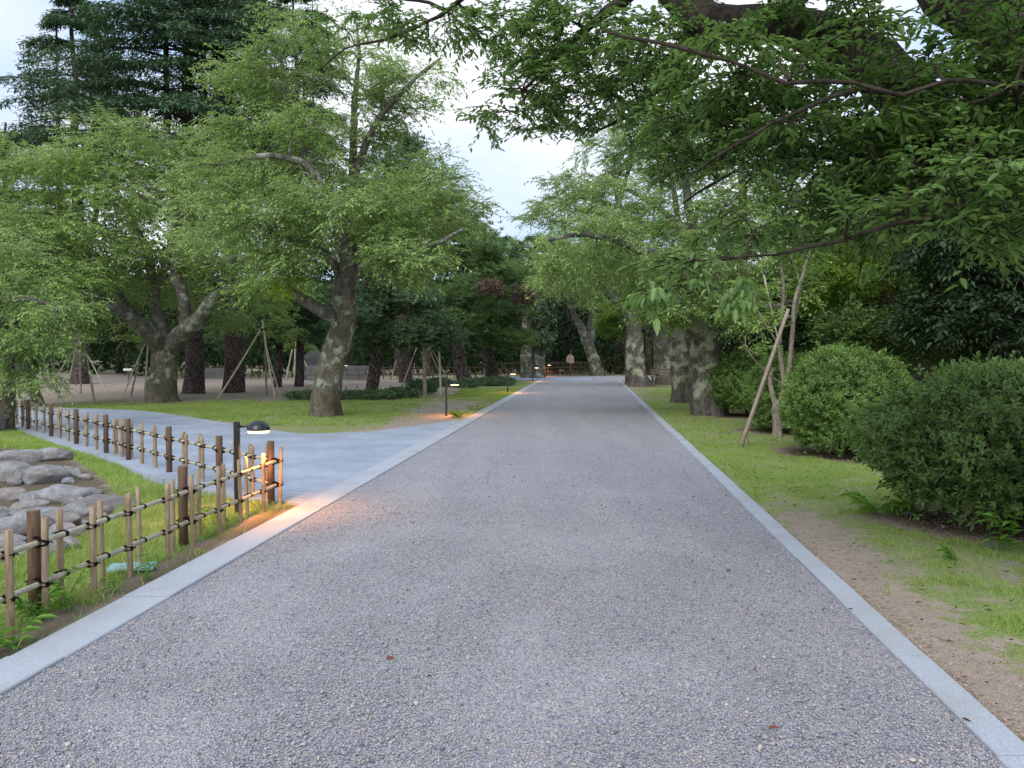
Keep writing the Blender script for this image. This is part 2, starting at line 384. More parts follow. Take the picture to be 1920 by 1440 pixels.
# ------------------------------------------------------------------ ground layout
LI0, LI1 = G(152, 1217)[:2], G(892, 787)[:2]           # inner edge of the wide left kerb
RI0, RI1 = G(1727, 1279)[:2], G(1233, 788)[:2]         # inner edge of the narrow right kerb
def line_x(p, q, y): return p[0] + (q[0] - p[0]) * (np.asarray(y, float) - p[1]) / (q[1] - p[1])
lx = lambda y: line_x(LI0, LI1, y)
rx = lambda y: line_x(RI0, RI1, y)
KL, KR, YEND = .285, .15, 47.0
def inpoly(X, Y, poly):
    r = np.zeros(np.shape(X), bool); n = len(poly)
    for i in range(n):
        x0, y0 = poly[i][:2]; x1, y1 = poly[(i+1) % n][:2]
        c = ((y0 > Y) != (y1 > Y)) & (X < (x1 - x0) * (Y - y0) / (y1 - y0 + 1e-12) + x0)
        r ^= c
    return r
FA, FB = G(12, 1183), G(506, 948)                      # front wing of the bamboo fence
CORN = FB + (FB - FA) / np.linalg.norm(FB - FA) * .18
BA, BB = G(386, 917), G(20, 793)                       # back wing
BDIR = (BB - BA) / np.linalg.norm(BB - BA)
BLEN = np.linalg.norm(BB - BA)
STREAM = [G(-260, 1040), G(-40, 1080), G(70, 1010), G(190, 985), G(240, 925), G(200, 890), G(120, 850), G(0, 838), G(-300, 838)]
LAWN = [G(*p) for p in ((100, 764), (250, 769), (330, 778), (420, 792), (490, 803), (565, 813), (640, 811), (700, 809), (765, 800), (850, 789), (868, 784), (1003, 718), (1003, 712), (400, 712), (-400, 712), (-400, 748), (60, 752))]
k0, k1 = G(548, 943), G(868, 789)
PAVING = [np.array([lx(k0[1]) - KL, k0[1], 0]), np.array([lx(LAWN[9][1]) - KL - .02, LAWN[9][1], 0])] + [LAWN[i] for i in (9, 8, 7, 6, 5, 4, 3, 2, 1, 0)] + [G(-500, 757), G(-500, 800), G(10, 797), G(47, 809), G(117, 838), G(217, 868), G(289, 893), G(386, 920), G(470, 935)]
BUSH = [((4.4, 7.35), 1.0), ((5.1, 12.4), 1.0), ((5.6, 16.2), 1.1), ((5.8, 20.3), 1.1)]
def masks(X, Y):
    """grass 0..1 and litter 0..1 (with painted shade under the shrubs) of the ground at world X, Y"""
    g = np.full(X.shape, .42) + .5 * n2(X, Y, .3, 4, 3); lit = np.zeros(X.shape)
    lk = lx(Y) - KL; rk = rx(Y) + KR
    # right verge
    R = X > rk; dx = X - rk
    base = .66 + .2 * n2(X, Y, .9, 3, 9)
    near = np.clip((7.2 - Y) / 2.2, 0, 1); base = base - near * np.clip(1.25 - dx / (.42 + .12 * n2(X, Y, 1.3, 2, 55)), 0, 1) * .60
    mid = np.exp(-((Y - 6.9) / 1.3) ** 2) * np.exp(-((dx - .28) / .28) ** 2); base = base - mid * .6
    base = base + .35 * np.exp(-((Y - 11.2) / 2.6) ** 2)
    far = np.clip((Y - 24) / 10, 0, 1); base = base - far * .25 * np.exp(-(dx / .8) ** 2)
    g = np.where(R & (dx < 9), base, g)
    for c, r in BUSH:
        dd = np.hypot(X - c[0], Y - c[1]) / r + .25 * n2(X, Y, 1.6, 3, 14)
        l = np.clip(1.15 - dd, 0, .5) * 2; g = np.where(R, g - l * 1.2, g); lit = np.where(R, np.maximum(lit, l), lit)  # dark base under each shrub: leaf litter plus painted shade
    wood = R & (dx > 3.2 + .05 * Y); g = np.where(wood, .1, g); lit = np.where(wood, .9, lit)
    # near left plot inside the fence
    L = (X < lk) & (Y < 18) & ~inpoly(X, Y, PAVING)
    dl = lk - X
    gl = .92 - .1 * np.clip(n2(X, Y, 1.2, 2, 4), 0, 1); gl = np.where(dl < .28, .35, gl)
    g = np.where(L, gl, g); lit = np.where(L, np.clip(1.0 - dl / .4, 0, .8), lit)
    st = inpoly(X, Y, STREAM); g = np.where(st, .05, g); lit = np.where(st, .75, lit)
    # lawn beyond the paving
    lw = inpoly(X, Y, LAWN) & (X < lk)
    gg = .78 + .22 * n2(X, Y, .35, 3, 8)
    gg = gg + .3 * n2(X, Y, .9, 3, 88) - .65 * np.clip((Y - 25 - .25 * (X + 8)) / 4, 0, 1) * (X < -2.2) + .15 * np.exp(-((Y - 33) / 4) ** 2) * (X > -4)
    gg = gg - .75 * np.exp(-((X + 1.9) / .95) ** 2) * np.clip((30 - Y) / 6, 0, 1)      # bare soil beside the lamps
    edge = np.minimum.reduce([np.hypot(X - p[0], Y - p[1]) for p in LAWN[:9]])
    gg = gg - .5 * np.clip(.9 - edge, 0, .6) * (.6 + n2(X, Y, 1.1, 2, 2))
    g = np.where(lw, gg, g)
    return np.clip(g, 0, 1), np.clip(lit, 0, 1)
def gz(X, Y):
    X = np.asarray(X, float); Y = np.asarray(Y, float)
    z = -.012 + .02 * n2(X, Y, .5, 3, 1)
    lk = lx(Y) - KL; rk = rx(Y) + KR
    off = np.maximum(lk - X, X - rk)
    z = np.where(off < 0, -.03, z * np.clip(off / .5, 0, 1) - .008 - .0 * off)
    pv = inpoly(X, Y, PAVING); z = np.where(pv, -.03, z)
    c = G(60, 930); e = np.exp(-(((X - c[0]) / 1.7) ** 2 + ((Y - c[1]) / 1.9) ** 2)); z = z - .13 * e * (X < lk - .6)
    far = np.clip((off - 14) / 30, 0, 1); z = z + far * far * 1.2
    return z
def axis(segs):
    r = []
    for a, b, s in segs: r += list(np.arange(a, b, s))
    return np.array(r)
xs = axis([(-400, -100, 50), (-100, -40, 6), (-40, -14, 1), (-14, 8, .14), (8, 40, 1), (40, 100, 6), (100, 401, 50)])
ys = axis([(-30, 2, 2), (2, 26, .14), (26, 60, .5), (60, 120, 4), (120, 621, 50)])
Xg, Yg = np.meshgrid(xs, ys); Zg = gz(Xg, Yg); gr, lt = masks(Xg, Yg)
nx, ny = len(xs), len(ys)
ii = (np.arange(ny - 1)[:, None] * nx + np.arange(nx - 1)[None, :]).ravel()
gq = np.stack([ii, ii + 1, ii + nx + 1, ii + nx], 1)
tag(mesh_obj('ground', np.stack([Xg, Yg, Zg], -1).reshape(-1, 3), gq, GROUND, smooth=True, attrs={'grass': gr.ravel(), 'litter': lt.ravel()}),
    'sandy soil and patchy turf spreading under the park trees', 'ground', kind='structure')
# gravel path: gently raked sheet
yy = np.concatenate([np.arange(-4, 12, .12), np.arange(12, YEND + .1, .5)]); uu = np.linspace(0, 1, 45)
Yp, Up = np.meshgrid(yy, uu, indexing='ij'); Xp = lx(Yp) * (1 - Up) + rx(Yp) * Up
Zp = .006 * n2(Xp, Yp, 1.6, 4, 31) * np.clip(np.minimum(Up, 1 - Up) * 12, 0, 1) - .004 + .018 * np.sin(Up * PI)
n_, m_ = Yp.shape; ii = (np.arange(n_ - 1)[:, None] * m_ + np.arange(m_ - 1)[None, :]).ravel()
tag(mesh_obj('path', np.stack([Xp, Yp, Zp], -1).reshape(-1, 3), np.stack([ii, ii + m_, ii + m_ + 1, ii + 1], 1)[:, ::-1], GRAVEL, smooth=True),
    'straight grey gravel path between two granite kerbs', 'path', kind='structure')
def path_z(X, Y):
    U = (X - lx(Y)) / (rx(Y) - lx(Y)); return .018 * np.sin(np.clip(U, 0, 1) * PI) - .004
# kerbs: separate stones with thin joints in one mesh each
def kerb(name, fx, w0, side, L, label):
    mb = MB(); y = -3.0
    while y < YEND - .5:
        y2 = min(y + L, YEND); a = y + .0045; b = y2 - .0045
        jg = random.uniform(-.004, .004); x0, x1 = fx(a) + jg, fx(b) + jg; o = side * w0; top = .012 + random.uniform(-.003, .003)
        bv = .006 * side
        V = [(x0, a, -.1), (x0 + o, a, -.1), (x1 + o, b, -.1), (x1, b, -.1),
             (x0, a, top - .006), (x0 + o, a, top - .006), (x1 + o, b, top - .006), (x1, b, top - .006),
             (x0 + bv, a + .0008, top), (x0 + o - bv, a + .0008, top), (x1 + o - bv, b - .0008, top), (x1 + bv, b - .0008, top)]
        Fc = [(0,1,5,4),(1,2,6,5),(2,3,7,6),(3,0,4,7),(4,5,9,8),(5,6,10,9),(6,7,11,10),(7,4,8,11),(8,9,10,11)]
        if side < 0: Fc = [f[::-1] for f in Fc]
        mb.add(V, Fc); y = y2
    tag(mb.build(name, KERB), label, 'kerb', kind='structure')
kerb('kerb', lx, KL, -1, 1.0, 'wide flat pale granite kerb along the left of the gravel')
kerb('kerb', rx, KR, 1, 1.0, 'narrow flat granite kerb along the right of the gravel')
def flat(name, poly, z, mat, label, cat):
    V = [(p[0], p[1], z) for p in poly]
    a = sum(V[i][0] * V[(i+1) % len(V)][1] - V[(i+1) % len(V)][0] * V[i][1] for i in range(len(V)))
    if a < 0: V = V[::-1]
    n = len(V); V2 = V + [(x, y, z - .2) for x, y, _ in V]
    Fc = [tuple(range(n))] + [(i, i + n, (i+1) % n + n, (i+1) % n) for i in range(n)]
    return tag(mesh_obj(name, V2, Fc, mat), label, cat, kind='structure')
def smooth_poly(poly, a, b):
    seg = catmull([np.array(p) for p in poly[a:b]], .5); return poly[:a] + list(seg) + poly[b:]
flat('side_path', smooth_poly(PAVING, 2, 12), .002, PAVE, 'blue grey block paved side path branching left behind the fence', 'paving')
xe0, xe1 = lx(YEND), rx(YEND)
flat('cross_path', [(xe0 - .9, YEND + .02), (xe0 + 2.9, YEND + .02), (xe0 + 3.3, YEND + 6), (xe0 - 3.0, YEND + 9), (xe0 - 2.4, YEND + 3)], .006, PAVE, 'pale block paving crossing the far end of the gravel', 'paving')
flat('far_path', [(xe0 + 2.95, YEND + .02), (xe1 + 6, YEND + .5), (xe1 + 16, YEND + 5), (xe1 + 16, YEND + 9), (xe0 - 2.6, YEND + 9.3), (xe0 + 3.3, YEND + 6.02)], .003, GRAVEL, 'gravel continuing to the right beyond the kerb end', 'path')

# ------------------------------------------------------------------ leaf machinery
def leaves(name, pos, d, up, L, W, tint, mat, parent, six=False, droop=.25, fold=.18, **k):
    d = unit(d); up = unit(up - d * (up * d).sum(-1, keepdims=True)); s = np.cross(d, up)
    L = L[:, None]; W = W[:, None]; n = len(pos)
    tip = pos + d * L - np.array([0, 0, 1.]) * droop * L * .6
    if six:
        a1 = pos + d * L * .28 + up * W * fold; a2 = pos + d * L * .66 + up * W * fold - np.array([0, 0, 1.]) * droop * L * .2
        V = np.stack([pos, a1 - s * W * .46, a2 - s * W * .40, tip, a2 + s * W * .40, a1 + s * W * .46], 1).reshape(-1, 3)
        b = np.arange(n)[:, None] * 6
        Q = np.concatenate([b + np.array([0, 3, 2, 1]), b + np.array([0, 5, 4, 3])], 1).reshape(-1, 4); r = 6
    else:
        m = pos + d * L * .45 + up * W * fold
        V = np.stack([pos, m - s * W * .5, tip, m + s * W * .5], 1).reshape(-1, 3)
        Q = np.arange(n * 4).reshape(-1, 4); r = 4
    return mesh_obj(name, V, Q, mat, parent, attrs={'tint': np.repeat(np.clip(tint, 0, 1), r)}, **k)

def rand_in_ell(n, c, r, shell=0.0):
    v = unit(rng.normal(size=(n, 3))); q = rng.random(n) ** (1 / 3); q = np.maximum(q, shell * rng.random(n) ** .3 if shell else q)
    return np.array(c) + v * q[:, None] * np.array(r)

def grow(limbs, targets, seg=.35):
    """limbs: list of arrays (n,4) xyz+r.  Joins every target to the nearest wood by a curved branch."""
    nodes = []; rad = []
    for L in limbs:
        for p in L[::3]: nodes.append(p[:3]); rad.append(p[3])
    nodes = list(nodes); base = np.array(nodes[0])
    A = np.zeros((60000, 3)); A[:len(nodes)] = nodes; n = len(nodes)
    R = np.zeros(60000); R[:n] = rad
    nmain = n
    dist = np.min(np.linalg.norm(targets[:, None, :] - A[None, :n, :], axis=2), axis=1)
    order = np.argsort(dist); paths = []
    for t in targets[order]:
        if n > 58000: break
        dv = A[:n] - t; dd = np.linalg.norm(dv, axis=1) + .35 * np.maximum(0, A[:n, 2] - t[2]) + np.where(np.arange(n) < nmain, 0, .10)
        i = int(np.argmin(dd)); s = A[i].copy(); ln = np.linalg.norm(t - s)
        if ln < .12: continue
        m = max(2, int(ln / seg) + 1)
        mid = (s + t) / 2 + np.array([0, 0, .12 * ln]) + rng.normal(size=3) * .08 * ln
        u = np.linspace(0, 1, m + 1)[:, None]
        c = (1 - u) ** 2 * s + 2 * u * (1 - u) * mid + u * u * t
        c[1:-1] += rng.normal(size=(m - 1, 3)) * .03 * min(ln, 1.5)
        r0 = min(R[i] * .7, .008 + .013 * ln + .01); rr = np.linspace(r0, .005, m + 1)
        A[n:n + m] = c[1:]; R[n:n + m] = rr[1:]; n += m
        paths.append((c, rr))
    return paths

def sprays(paths, total, L, twig=.45, per=9, spread=.8, droop=.35, tintv=.25, centre=None, up_bias=.1, wl=.45, hang=.3, jit=.12):
    """leaves in alternate rows along short twigs that leave the outer part of each branch"""
    S = []; D = []
    for c, r in paths:
        k = len(c)
        for j in range(max(1, k // 3), k):
            S.append(c[j]); D.append(c[j] - c[j-1])
        S.append(c[-1]); D.append(c[-1] - c[-2]); S.append(c[-1]); D.append(c[-1] - c[-2])
    S = np.array(S); D = unit(np.array(D)); m = max(1, total // per)
    idx = rng.integers(0, len(S), m); s = S[idx] + rng.normal(size=(m, 3)) * jit * np.array([1, 1, .5]); d = D[idx].copy(); d[:, 2] *= .4
    th = rng.normal(size=m) * spread; ct, stn = np.cos(th), np.sin(th)
    d = np.stack([d[:, 0] * ct - d[:, 1] * stn, d[:, 0] * stn + d[:, 1] * ct, d[:, 2] + rng.normal(size=m) * .28 + up_bias], 1); d = unit(d)
    tl = twig * rng.uniform(.5, 1.4, m)
    t = (np.arange(per) + .6)[None, :] / per + rng.normal(size=(m, per)) * .03
    pos = s[:, None, :] + d[:, None, :] * (t * tl[:, None])[..., None]; pos[..., 2] -= .28 * tl[:, None] * t ** 2
    side = unit(np.cross(d, np.array([0, 0, 1.])))
    sg = np.where(np.arange(per) % 2 == 0, 1., -1.)[None, :, None]
    ld = d[:, None, :] * .75 + side[:, None, :] * sg * rng.uniform(.4, 1.0, (m, per, 1)) + rng.normal(size=(m, per, 3)) * .22
    ld[..., 2] -= hang * rng.uniform(.3, 1.6, (m, per))
    up = np.array([0, 0, 1.]) + rng.normal(size=(m, per, 3)) * .26
    ll = L * rng.uniform(.5, 1.3, (m, per)); ww = ll * wl * rng.uniform(.85, 1.15, (m, per))
    tint = .42 + rng.normal(size=(m, 1)) * tintv * .75 + rng.normal(size=(m, per)) * tintv * .35 + .4 * (t - .5) + .45 * fbm(s, 1.1, 2, 21)[:, None]
    f = lambda a: a.reshape(-1, a.shape[-1]) if a.ndim == 3 else a.ravel()
    twl = [(s[i][None] + d[i][None] * (np.array([0, .5, 1.])[:, None] * tl[i]) - np.array([[0, 0, 0], [0, 0, .07 * tl[i]], [0, 0, .28 * tl[i]]]), np.array([.004, .003, .0015])) for i in range(m)]
    return f(pos), unit(f(ld)), unit(f(up)), f(ll), f(ww), f(tint), twl

def limb(pts, d0):
    """[(px, py, ddepth, radius)] -> smooth xyzr"""
    return catmull([np.append(P(a, b, d0 + c), r) for a, b, c, r in pts], .12)
def trunk_mesh(name, L, mat, parent, sides=30, disp=.05, flare=.35, ds=2.2, ridges=0.0):
    V, Q = tube(L[:, :3], L[:, 3], sides); n = len(L)
    V = V.reshape(n, sides, 3); c = L[:, None, :3]; dv = V - c; r = np.linalg.norm(dv, axis=2, keepdims=True); u = dv / np.maximum(r, 1e-6)
    hgt = (c[..., 2] - L[0, 2])[..., None] + 0 * r
    ang = np.arange(sides)[None, :, None] * 2 * PI / sides
    nz = fbm(V, ds, 5, 3)[..., None]; nz2 = fbm(V * np.array([1, 1, .35]), ds * 4, 3, 9)[..., None]
    root = np.exp(-np.maximum(hgt, 0) / .28) * flare * (1 + .6 * np.sin(ang * 5 + 1.3) + .4 * np.sin(ang * 3)) * .5
    rid = ridges * np.sin(ang * 7 + 2 * np.sin(hgt * 1.7)) * .5
    sc = np.clip(r / .3, .15, 1)
    V = c + u * (r * (1 + root + rid) + (nz * disp + nz2 * disp * .45) * sc)
    return mesh_obj(name, V.reshape(-1, 3), Q, mat, parent, True)

def broad(name, label, cat, base, d0, trunk, limbs, pads, nleaf, L, mat, bark='cherry', group=None, ncl=30, seg=.35, twigs=True,
          twig=.45, per=9, six=False, tdisp=.05, trunkmat=None, hang=.3, droop=.25, branch='branch', extra=None, spread=.8, jit=.12, wl=.45, sides=30, flare=.35, z0=-.12):
    b = G(*base) if len(base) == 2 else np.array(base)
    e = empty(name, (b[0], b[1], 0), label, cat, group)
    Ls = [limb(t, d0) for t in limbs]
    T = None
    if trunk:
        T = limb(trunk, d0); T[0, 2] = z0
        trunk_mesh('trunk', T, BM[trunkmat or bark], e, sides, tdisp, flare)
    tg = []
    for (px, py, dd, rpx, rpy, rd, *n) in pads:
        d = d0 + dd; c = P(px, py, d); k = n[0] if n else ncl
        tg.append(rand_in_ell(k, c, (rpx * d / F, rd, rpy * d / F), .5))
    tg = np.concatenate(tg); tg = tg[tg[:, 2] > .9]
    paths = grow(([T] if T is not None else []) + Ls, tg, seg)
    wood = [(q[:, :3], q[:, 3], 14) for q in Ls] + [(c, r, 6 if six else 5) for c, r in paths]
    p, d, up, ll, ww, ti, tw = sprays(paths, nleaf, L, twig, per, spread=spread, hang=hang, wl=wl, jit=jit)
    leaves('crown', p, d, up, ll, ww, ti, LM[mat], e, six, droop)
    if twigs: wood += [(c, r, 3) for c, r in tw]
    tubes_mesh('branches', wood, BM[branch], e)
    return e, Ls, paths

# ------------------------------------------------------------------ LEFT CHERRIES
C1T = [(610, 782, 0, .37), (612, 740, 0, .345), (620, 690, 0, .32), (635, 640, 0, .31), (645, 590, 0, .30), (644, 550, 0, .275), (648, 505, 0, .23)]
C1L = [[(640, 560, 0, .20), (652, 500, -.6, .19), (642, 440, -1.0, .16), (612, 370, -1.4, .12), (590, 330, -1.6, .10), (560, 302, -1.7, .08), (480, 292, -1.8, .055), (400, 312, -1.8, .03)],
       [(592, 335, -1.5, .09), (572, 290, -.8, .08), (548, 235, 0, .07), (536, 160, .2, .05), (520, 80, .2, .03)],
       [(648, 510, 0, .19), (668, 420, .5, .15), (662, 320, .7, .11), (664, 210, .7, .08), (672, 110, .8, .05), (668, 30, .8, .03)],
       [(664, 330, .7, .10), (700, 240, .2, .08), (760, 165, -.2, .06), (825, 108, -.4, .03)],
       [(640, 596, 0, .17), (606, 585, -.4, .15), (575, 565, -.7, .13), (545, 548, -.9, .10)],
       [(646, 530, 0, .15), (720, 470, -1.2, .11), (800, 462, -2, .07), (870, 430, -2.4, .03)],
       [(646, 520, 0, .13), (600, 470, -1.2, .09), (520, 440, -1.8, .06), (450, 400, -2.2, .03)],
       [(650, 500, .4, .13), (700, 400, 1.8, .09), (800, 350, 2.8, .06), (870, 330, 3, .03)]]
C1P = [(640, 405, -1.5, 130, 40, 2.2, 44), (540, 400, -2, 110, 50, 2., 40), (760, 420, -1, 90, 50, 2, 36), (850, 400, 0, 60, 40, 1.8, 24), (700, 350, 0, 150, 40, 2.8, 42),
       (460, 330, -1, 90, 40, 1.8, 30), (560, 260, -.5, 110, 45, 1.8, 30), (440, 250, -.6, 50, 30, 1.2, 10), (520, 150, 0, 90, 60, 1.6, 28), (450, 140, 0, 60, 50, 1.2, 14), (600, 70, .2, 110, 50, 1.6, 24),
       (690, 130, .3, 80, 55, 1.6, 26), (770, 170, 0, 75, 40, 1.4, 22), (690, 230, .5, 90, 40, 1.6, 18), (530, 480, -2, 60, 30, 1.6, 22), (760, 490, -2, 60, 28, 1.6, 22), (650, 480, 1.5, 90, 26, 1.2, 14), (800, 330, 1.5, 70, 36, 1.6, 16), (430, 420, -2, 60, 50, 1.6, 16), (780, 470, -2, 60, 30, 1.2, 14)]
e1, L1, p1 = broad('cherry_tree', 'large cherry leaning right with lichen covered trunk standing on lawn just beyond the paved junction', 'tree', (610, 778), 20, C1T, C1L, C1P, 92000, .088, 'cherry', 'cherry_left', ncl=30, jit=.2, tdisp=.07, flare=.45)
# lichen sheath on the sunward flank is a bark patch of the trunk's own material: small burr with young leaves on the cut stub
br_t = rand_in_ell(14, P(550, 540, 19), (.35, .35, .25)); pb = grow([L1[4]], br_t, .2)
p, d, up, ll, ww, ti, tw = sprays(pb, 900, .09, .25, 7)
leaves('young_shoots', p, d, up, ll, ww, ti, LM['yellow'], e1)

C2T = [(303, 757, 0, .46), (304, 725, 0, .42), (306, 695, 0, .40), (310, 665, 0, .42), (313, 645, 0, .36)]
C2L = [[(308, 662, 0, .32), (285, 632, -.5, .26), (255, 603, -1, .22), (215, 576, -1.5, .18), (150, 540, -2, .12), (60, 490, -2.5, .06)],
       [(312, 650, 0, .26), (300, 610, 0, .20), (288, 560, 0, .18), (275, 470, 0, .12), (225, 370, 0, .07), (200, 300, 0, .04)],
       [(316, 655, 0, .32), (345, 622, -.5, .28), (375, 596, -1, .24), (400, 560, -1.5, .18), (455, 528, -2, .13), (520, 480, -2.5, .07)],
       [(350, 615, -.5, .20), (345, 560, -1, .17), (330, 500, -1, .15), (395, 490, -1.5, .14), (480, 482, -2, .11), (560, 470, -2.2, .06)],
       [(330, 510, -1, .16), (340, 400, -.5, .10), (365, 320, 0, .06), (300, 250, 0, .04)],
       [(290, 560, 0, .12), (330, 410, -1, .11), (270, 372, -1.2, .09), (228, 352, -1.4, .05)],
       [(255, 600, -1, .12), (180, 480, 1, .09), (80, 380, 1, .05)]]
C2P = [(60, 500, -2, 90, 45, 2.5, 34), (170, 520, -2, 90, 40, 2.5, 32), (50, 410, -1, 90, 50, 2.5, 34), (170, 430, -1, 100, 45, 3, 34), (90, 330, 0, 90, 40, 2.5, 32), (200, 320, 0, 90, 40, 2.5, 30),
       (300, 270, 0, 90, 35, 2.2, 26), (300, 380, -1, 110, 45, 2.5, 34), (410, 350, 0, 80, 40, 2.5, 24), (420, 470, -2, 110, 40, 2.5, 32), (300, 480, -.5, 90, 30, 2.2, 26), (80, 570, -3, 100, 25, 2, 24),
       (490, 540, -2, 70, 35, 2, 20), (200, 550, 1.5, 80, 25, 2, 22), (20, 290, 0, 70, 25, 2, 16), (420, 590, 2, 60, 25, 1.6, 12), (340, 550, 2.5, 80, 25, 2, 14), (-60, 420, -1, 70, 90, 2.5, 24), (200, 245, 0, 60, 20, 1.6, 10)]
broad('cherry_tree', 'broad mossy cherry forking low into a wide vee, behind the paved side path', 'tree', (303, 752), 26, C2T, C2L, C2P, 100000, .11, 'cherry', 'cherry_left', jit=.28, tdisp=.09, flare=.45, per=10, twig=.5)
C3T = [(4, 812, 0, .20), (8, 750, 0, .19), (8, 690, 0, .18), (0, 620, 0, .16), (-15, 540, 0, .13)]
C3L = [[(0, 620, 0, .12), (-40, 520, 0, .10), (-60, 420, 0, .05)], [(-10, 560, 0, .06), (60, 560, -.3, .05), (108, 590, -.5, .035), (96, 650, -.5, .028), (80, 700, -.5, .015)],
       [(5, 700, 0, .09), (36, 660, .2, .07), (30, 600, .4, .05)]]
C3P = [(-30, 460, 0, 70, 60, 1.6, 24), (20, 560, 0, 70, 40, 1.4, 26), (110, 590, -.5, 45, 35, .8, 12), (50, 650, -.5, 60, 30, .9, 16), (80, 720, -.5, 40, 22, .6, 8), (20, 700, -.5, 40, 40, .8, 10)]
broad('cherry_tree', 'slim dark trunk at the left edge by the fence end, one lichen twig hanging', 'tree', (4, 806), 16.4, C3T, C3L, C3P, 12000, .085, 'cherry', 'cherry', tdisp=.03)
C3bT = [(62, 762, 0, .30), (50, 720, 0, .27), (42, 670, 0, .22), (30, 610, 0, .18)]
broad('cherry_tree', 'stout shaded cherry trunk behind the far end of the bamboo fence', 'tree', (62, 758), 24, C3bT, [[(30, 615, 0, .12), (0, 520, 0, .08), (-40, 430, 0, .05)], [(32, 610, 0, .1), (90, 540, 0, .07), (120, 470, 0, .04)]],
      [(60, 500, 0, 80, 50, 2, 24), (-40, 480, 0, 80, 60, 2, 24), (20, 620, -1, 70, 30, 1.4, 18), (120, 640, 0, 50, 25, 1, 8)], 11000, .10, 'cherry', 'cherry', tdisp=.06)

# ------------------------------------------------------------------ RIGHT CHERRIES
C4T = [(1330, 780, 0, .43), (1328, 745, 0, .42), (1330, 700, 0, .38), (1320, 650, 0, .36), (1312, 610, 0, .38), (1318, 575, 0, .33)]
C4L = [[(1314, 600, 0, .24), (1290, 550, -.4, .19), (1250, 500, -1, .14), (1180, 460, -1.8, .10), (1100, 440, -2.4, .06), (1030, 450, -2.8, .03)],
       [(1322, 590, 0, .26), (1350, 530, .2, .20), (1378, 470, .4, .16), (1392, 380, .6, .12), (1390, 280, .6, .07), (1420, 200, .6, .04)],
       [(1316, 590, 0, .2), (1310, 520, 0, .17), (1300, 440, 0, .13), (1285, 330, 0, .09), (1290, 220, 0, .05)],
       [(1326, 600, 0, .18), (1390, 570, -1, .12), (1450, 575, -1.6, .08), (1500, 560, -2, .05)],
       [(1350, 530, .2, .14), (1430, 450, 1.5, .10), (1500, 400, 2.2, .06), (1560, 370, 2.6, .03)],
       [(1300, 440, 0, .1), (1220, 380, 1, .07), (1150, 340, 1.5, .04)]]
C4P = [(1110, 440, -2, 90, 35, 1.8, 26), (1060, 500, -2, 70, 35, 1.6, 22), (1180, 500, -1.5, 90, 40, 2, 34), (1290, 480, -1.5, 90, 45, 2, 30), (1250, 400, 0, 90, 40, 2, 30), (1360, 400, 0, 90, 45, 2, 28), (1350, 300, 0, 100, 45, 2, 28),
       (1450, 380, 1, 90, 50, 2, 30), (1480, 300, 1, 90, 50, 2, 26), (1260, 300, 0, 80, 40, 2, 20), (1420, 520, -1, 80, 35, 2, 24), (1500, 470, 0, 70, 40, 2, 20), (1380, 220, 0, 110, 40, 2, 20), (1240, 570, -1.5, 60, 25, 1.2, 16), (1160, 360, 1, 80, 30, 1.8, 16), (1370, 600, -1, 50, 20, 1.2, 10), (1270, 585, -1.2, 50, 22, 1, 16), (1330, 560, -1.4, 50, 22, 1, 14)]
broad('cherry_tree', 'nearest stout cherry right of the path, pale lichen patches over a dark foot', 'tree', (1330, 777), 20.6, C4T, C4L, C4P, 60000, .092, 'cherry', 'cherry_right', tdisp=.10, flare=.3, per=9)
C5T = [(1281, 755, 0, .37), (1280, 720, 0, .36), (1276, 680, 0, .34), (1270, 640, 0, .30), (1262, 600, 0, .26)]
C5L = [[(1264, 605, 0, .2), (1240, 540, -.5, .15), (1195, 460, -1, .12), (1160, 380, -1, .09), (1150, 290, -1, .05)], [(1264, 605, 0, .2), (1280, 520, 1, .15), (1270, 400, 1, .1), (1250, 280, 1, .06)],
       [(1160, 390, -1, .08), (1090, 370, -1.5, .05), (1020, 390, -2, .03)], [(1160, 380, -1, .07), (1200, 250, -.5, .05), (1210, 180, -.5, .03)]]
C5P = [(1080, 350, -1.5, 80, 30, 1.8, 22), (1030, 400, -2, 60, 25, 1.6, 16), (1160, 300, -1, 80, 35, 2, 24), (1140, 420, -1, 90, 35, 2, 24), (1220, 230, 0, 80, 45, 2, 24), (1180, 500, -1, 70, 30, 2, 18), (1090, 520, -1, 60, 30, 1.6, 14), (1280, 350, 1, 80, 40, 2, 18)]
broad('cherry_tree', 'second cherry right of the path, lichen girdled trunk half hidden by the nearest', 'tree', (1283, 754), 25.8, C5T, C5L, C5P, 30000, .10, 'cherry_far', 'cherry_right', tdisp=.08, group=None)
C6T = [(1200, 725, 0, .55), (1194, 700, 0, .46), (1190, 660, 0, .42), (1188, 620, 0, .36), (1180, 590, 0, .3)]
broad('cherry_tree', 'third cherry right of the path, dark flared trunk with pale lichen spots', 'tree', (1197, 724), 38.5, C6T, [[(1182, 600, 0, .25), (1150, 560, -1, .18), (1100, 520, -2, .1), (1040, 500, -2, .05)], [(1184, 600, 0, .22), (1200, 520, 0, .16), (1190, 430, 0, .1)]],
      [(1110, 520, -2, 60, 25, 2, 22), (1060, 500, -2, 50, 22, 2, 20), (1160, 480, 0, 60, 30, 2, 20), (1200, 430, 0, 60, 30, 2, 18), (1230, 520, 0, 50, 30, 2, 14), (1020, 530, -2, 30, 16, 1.5, 10)], 22000, .13, 'cherry_far', 'cherry_right', tdisp=.1, twigs=False)
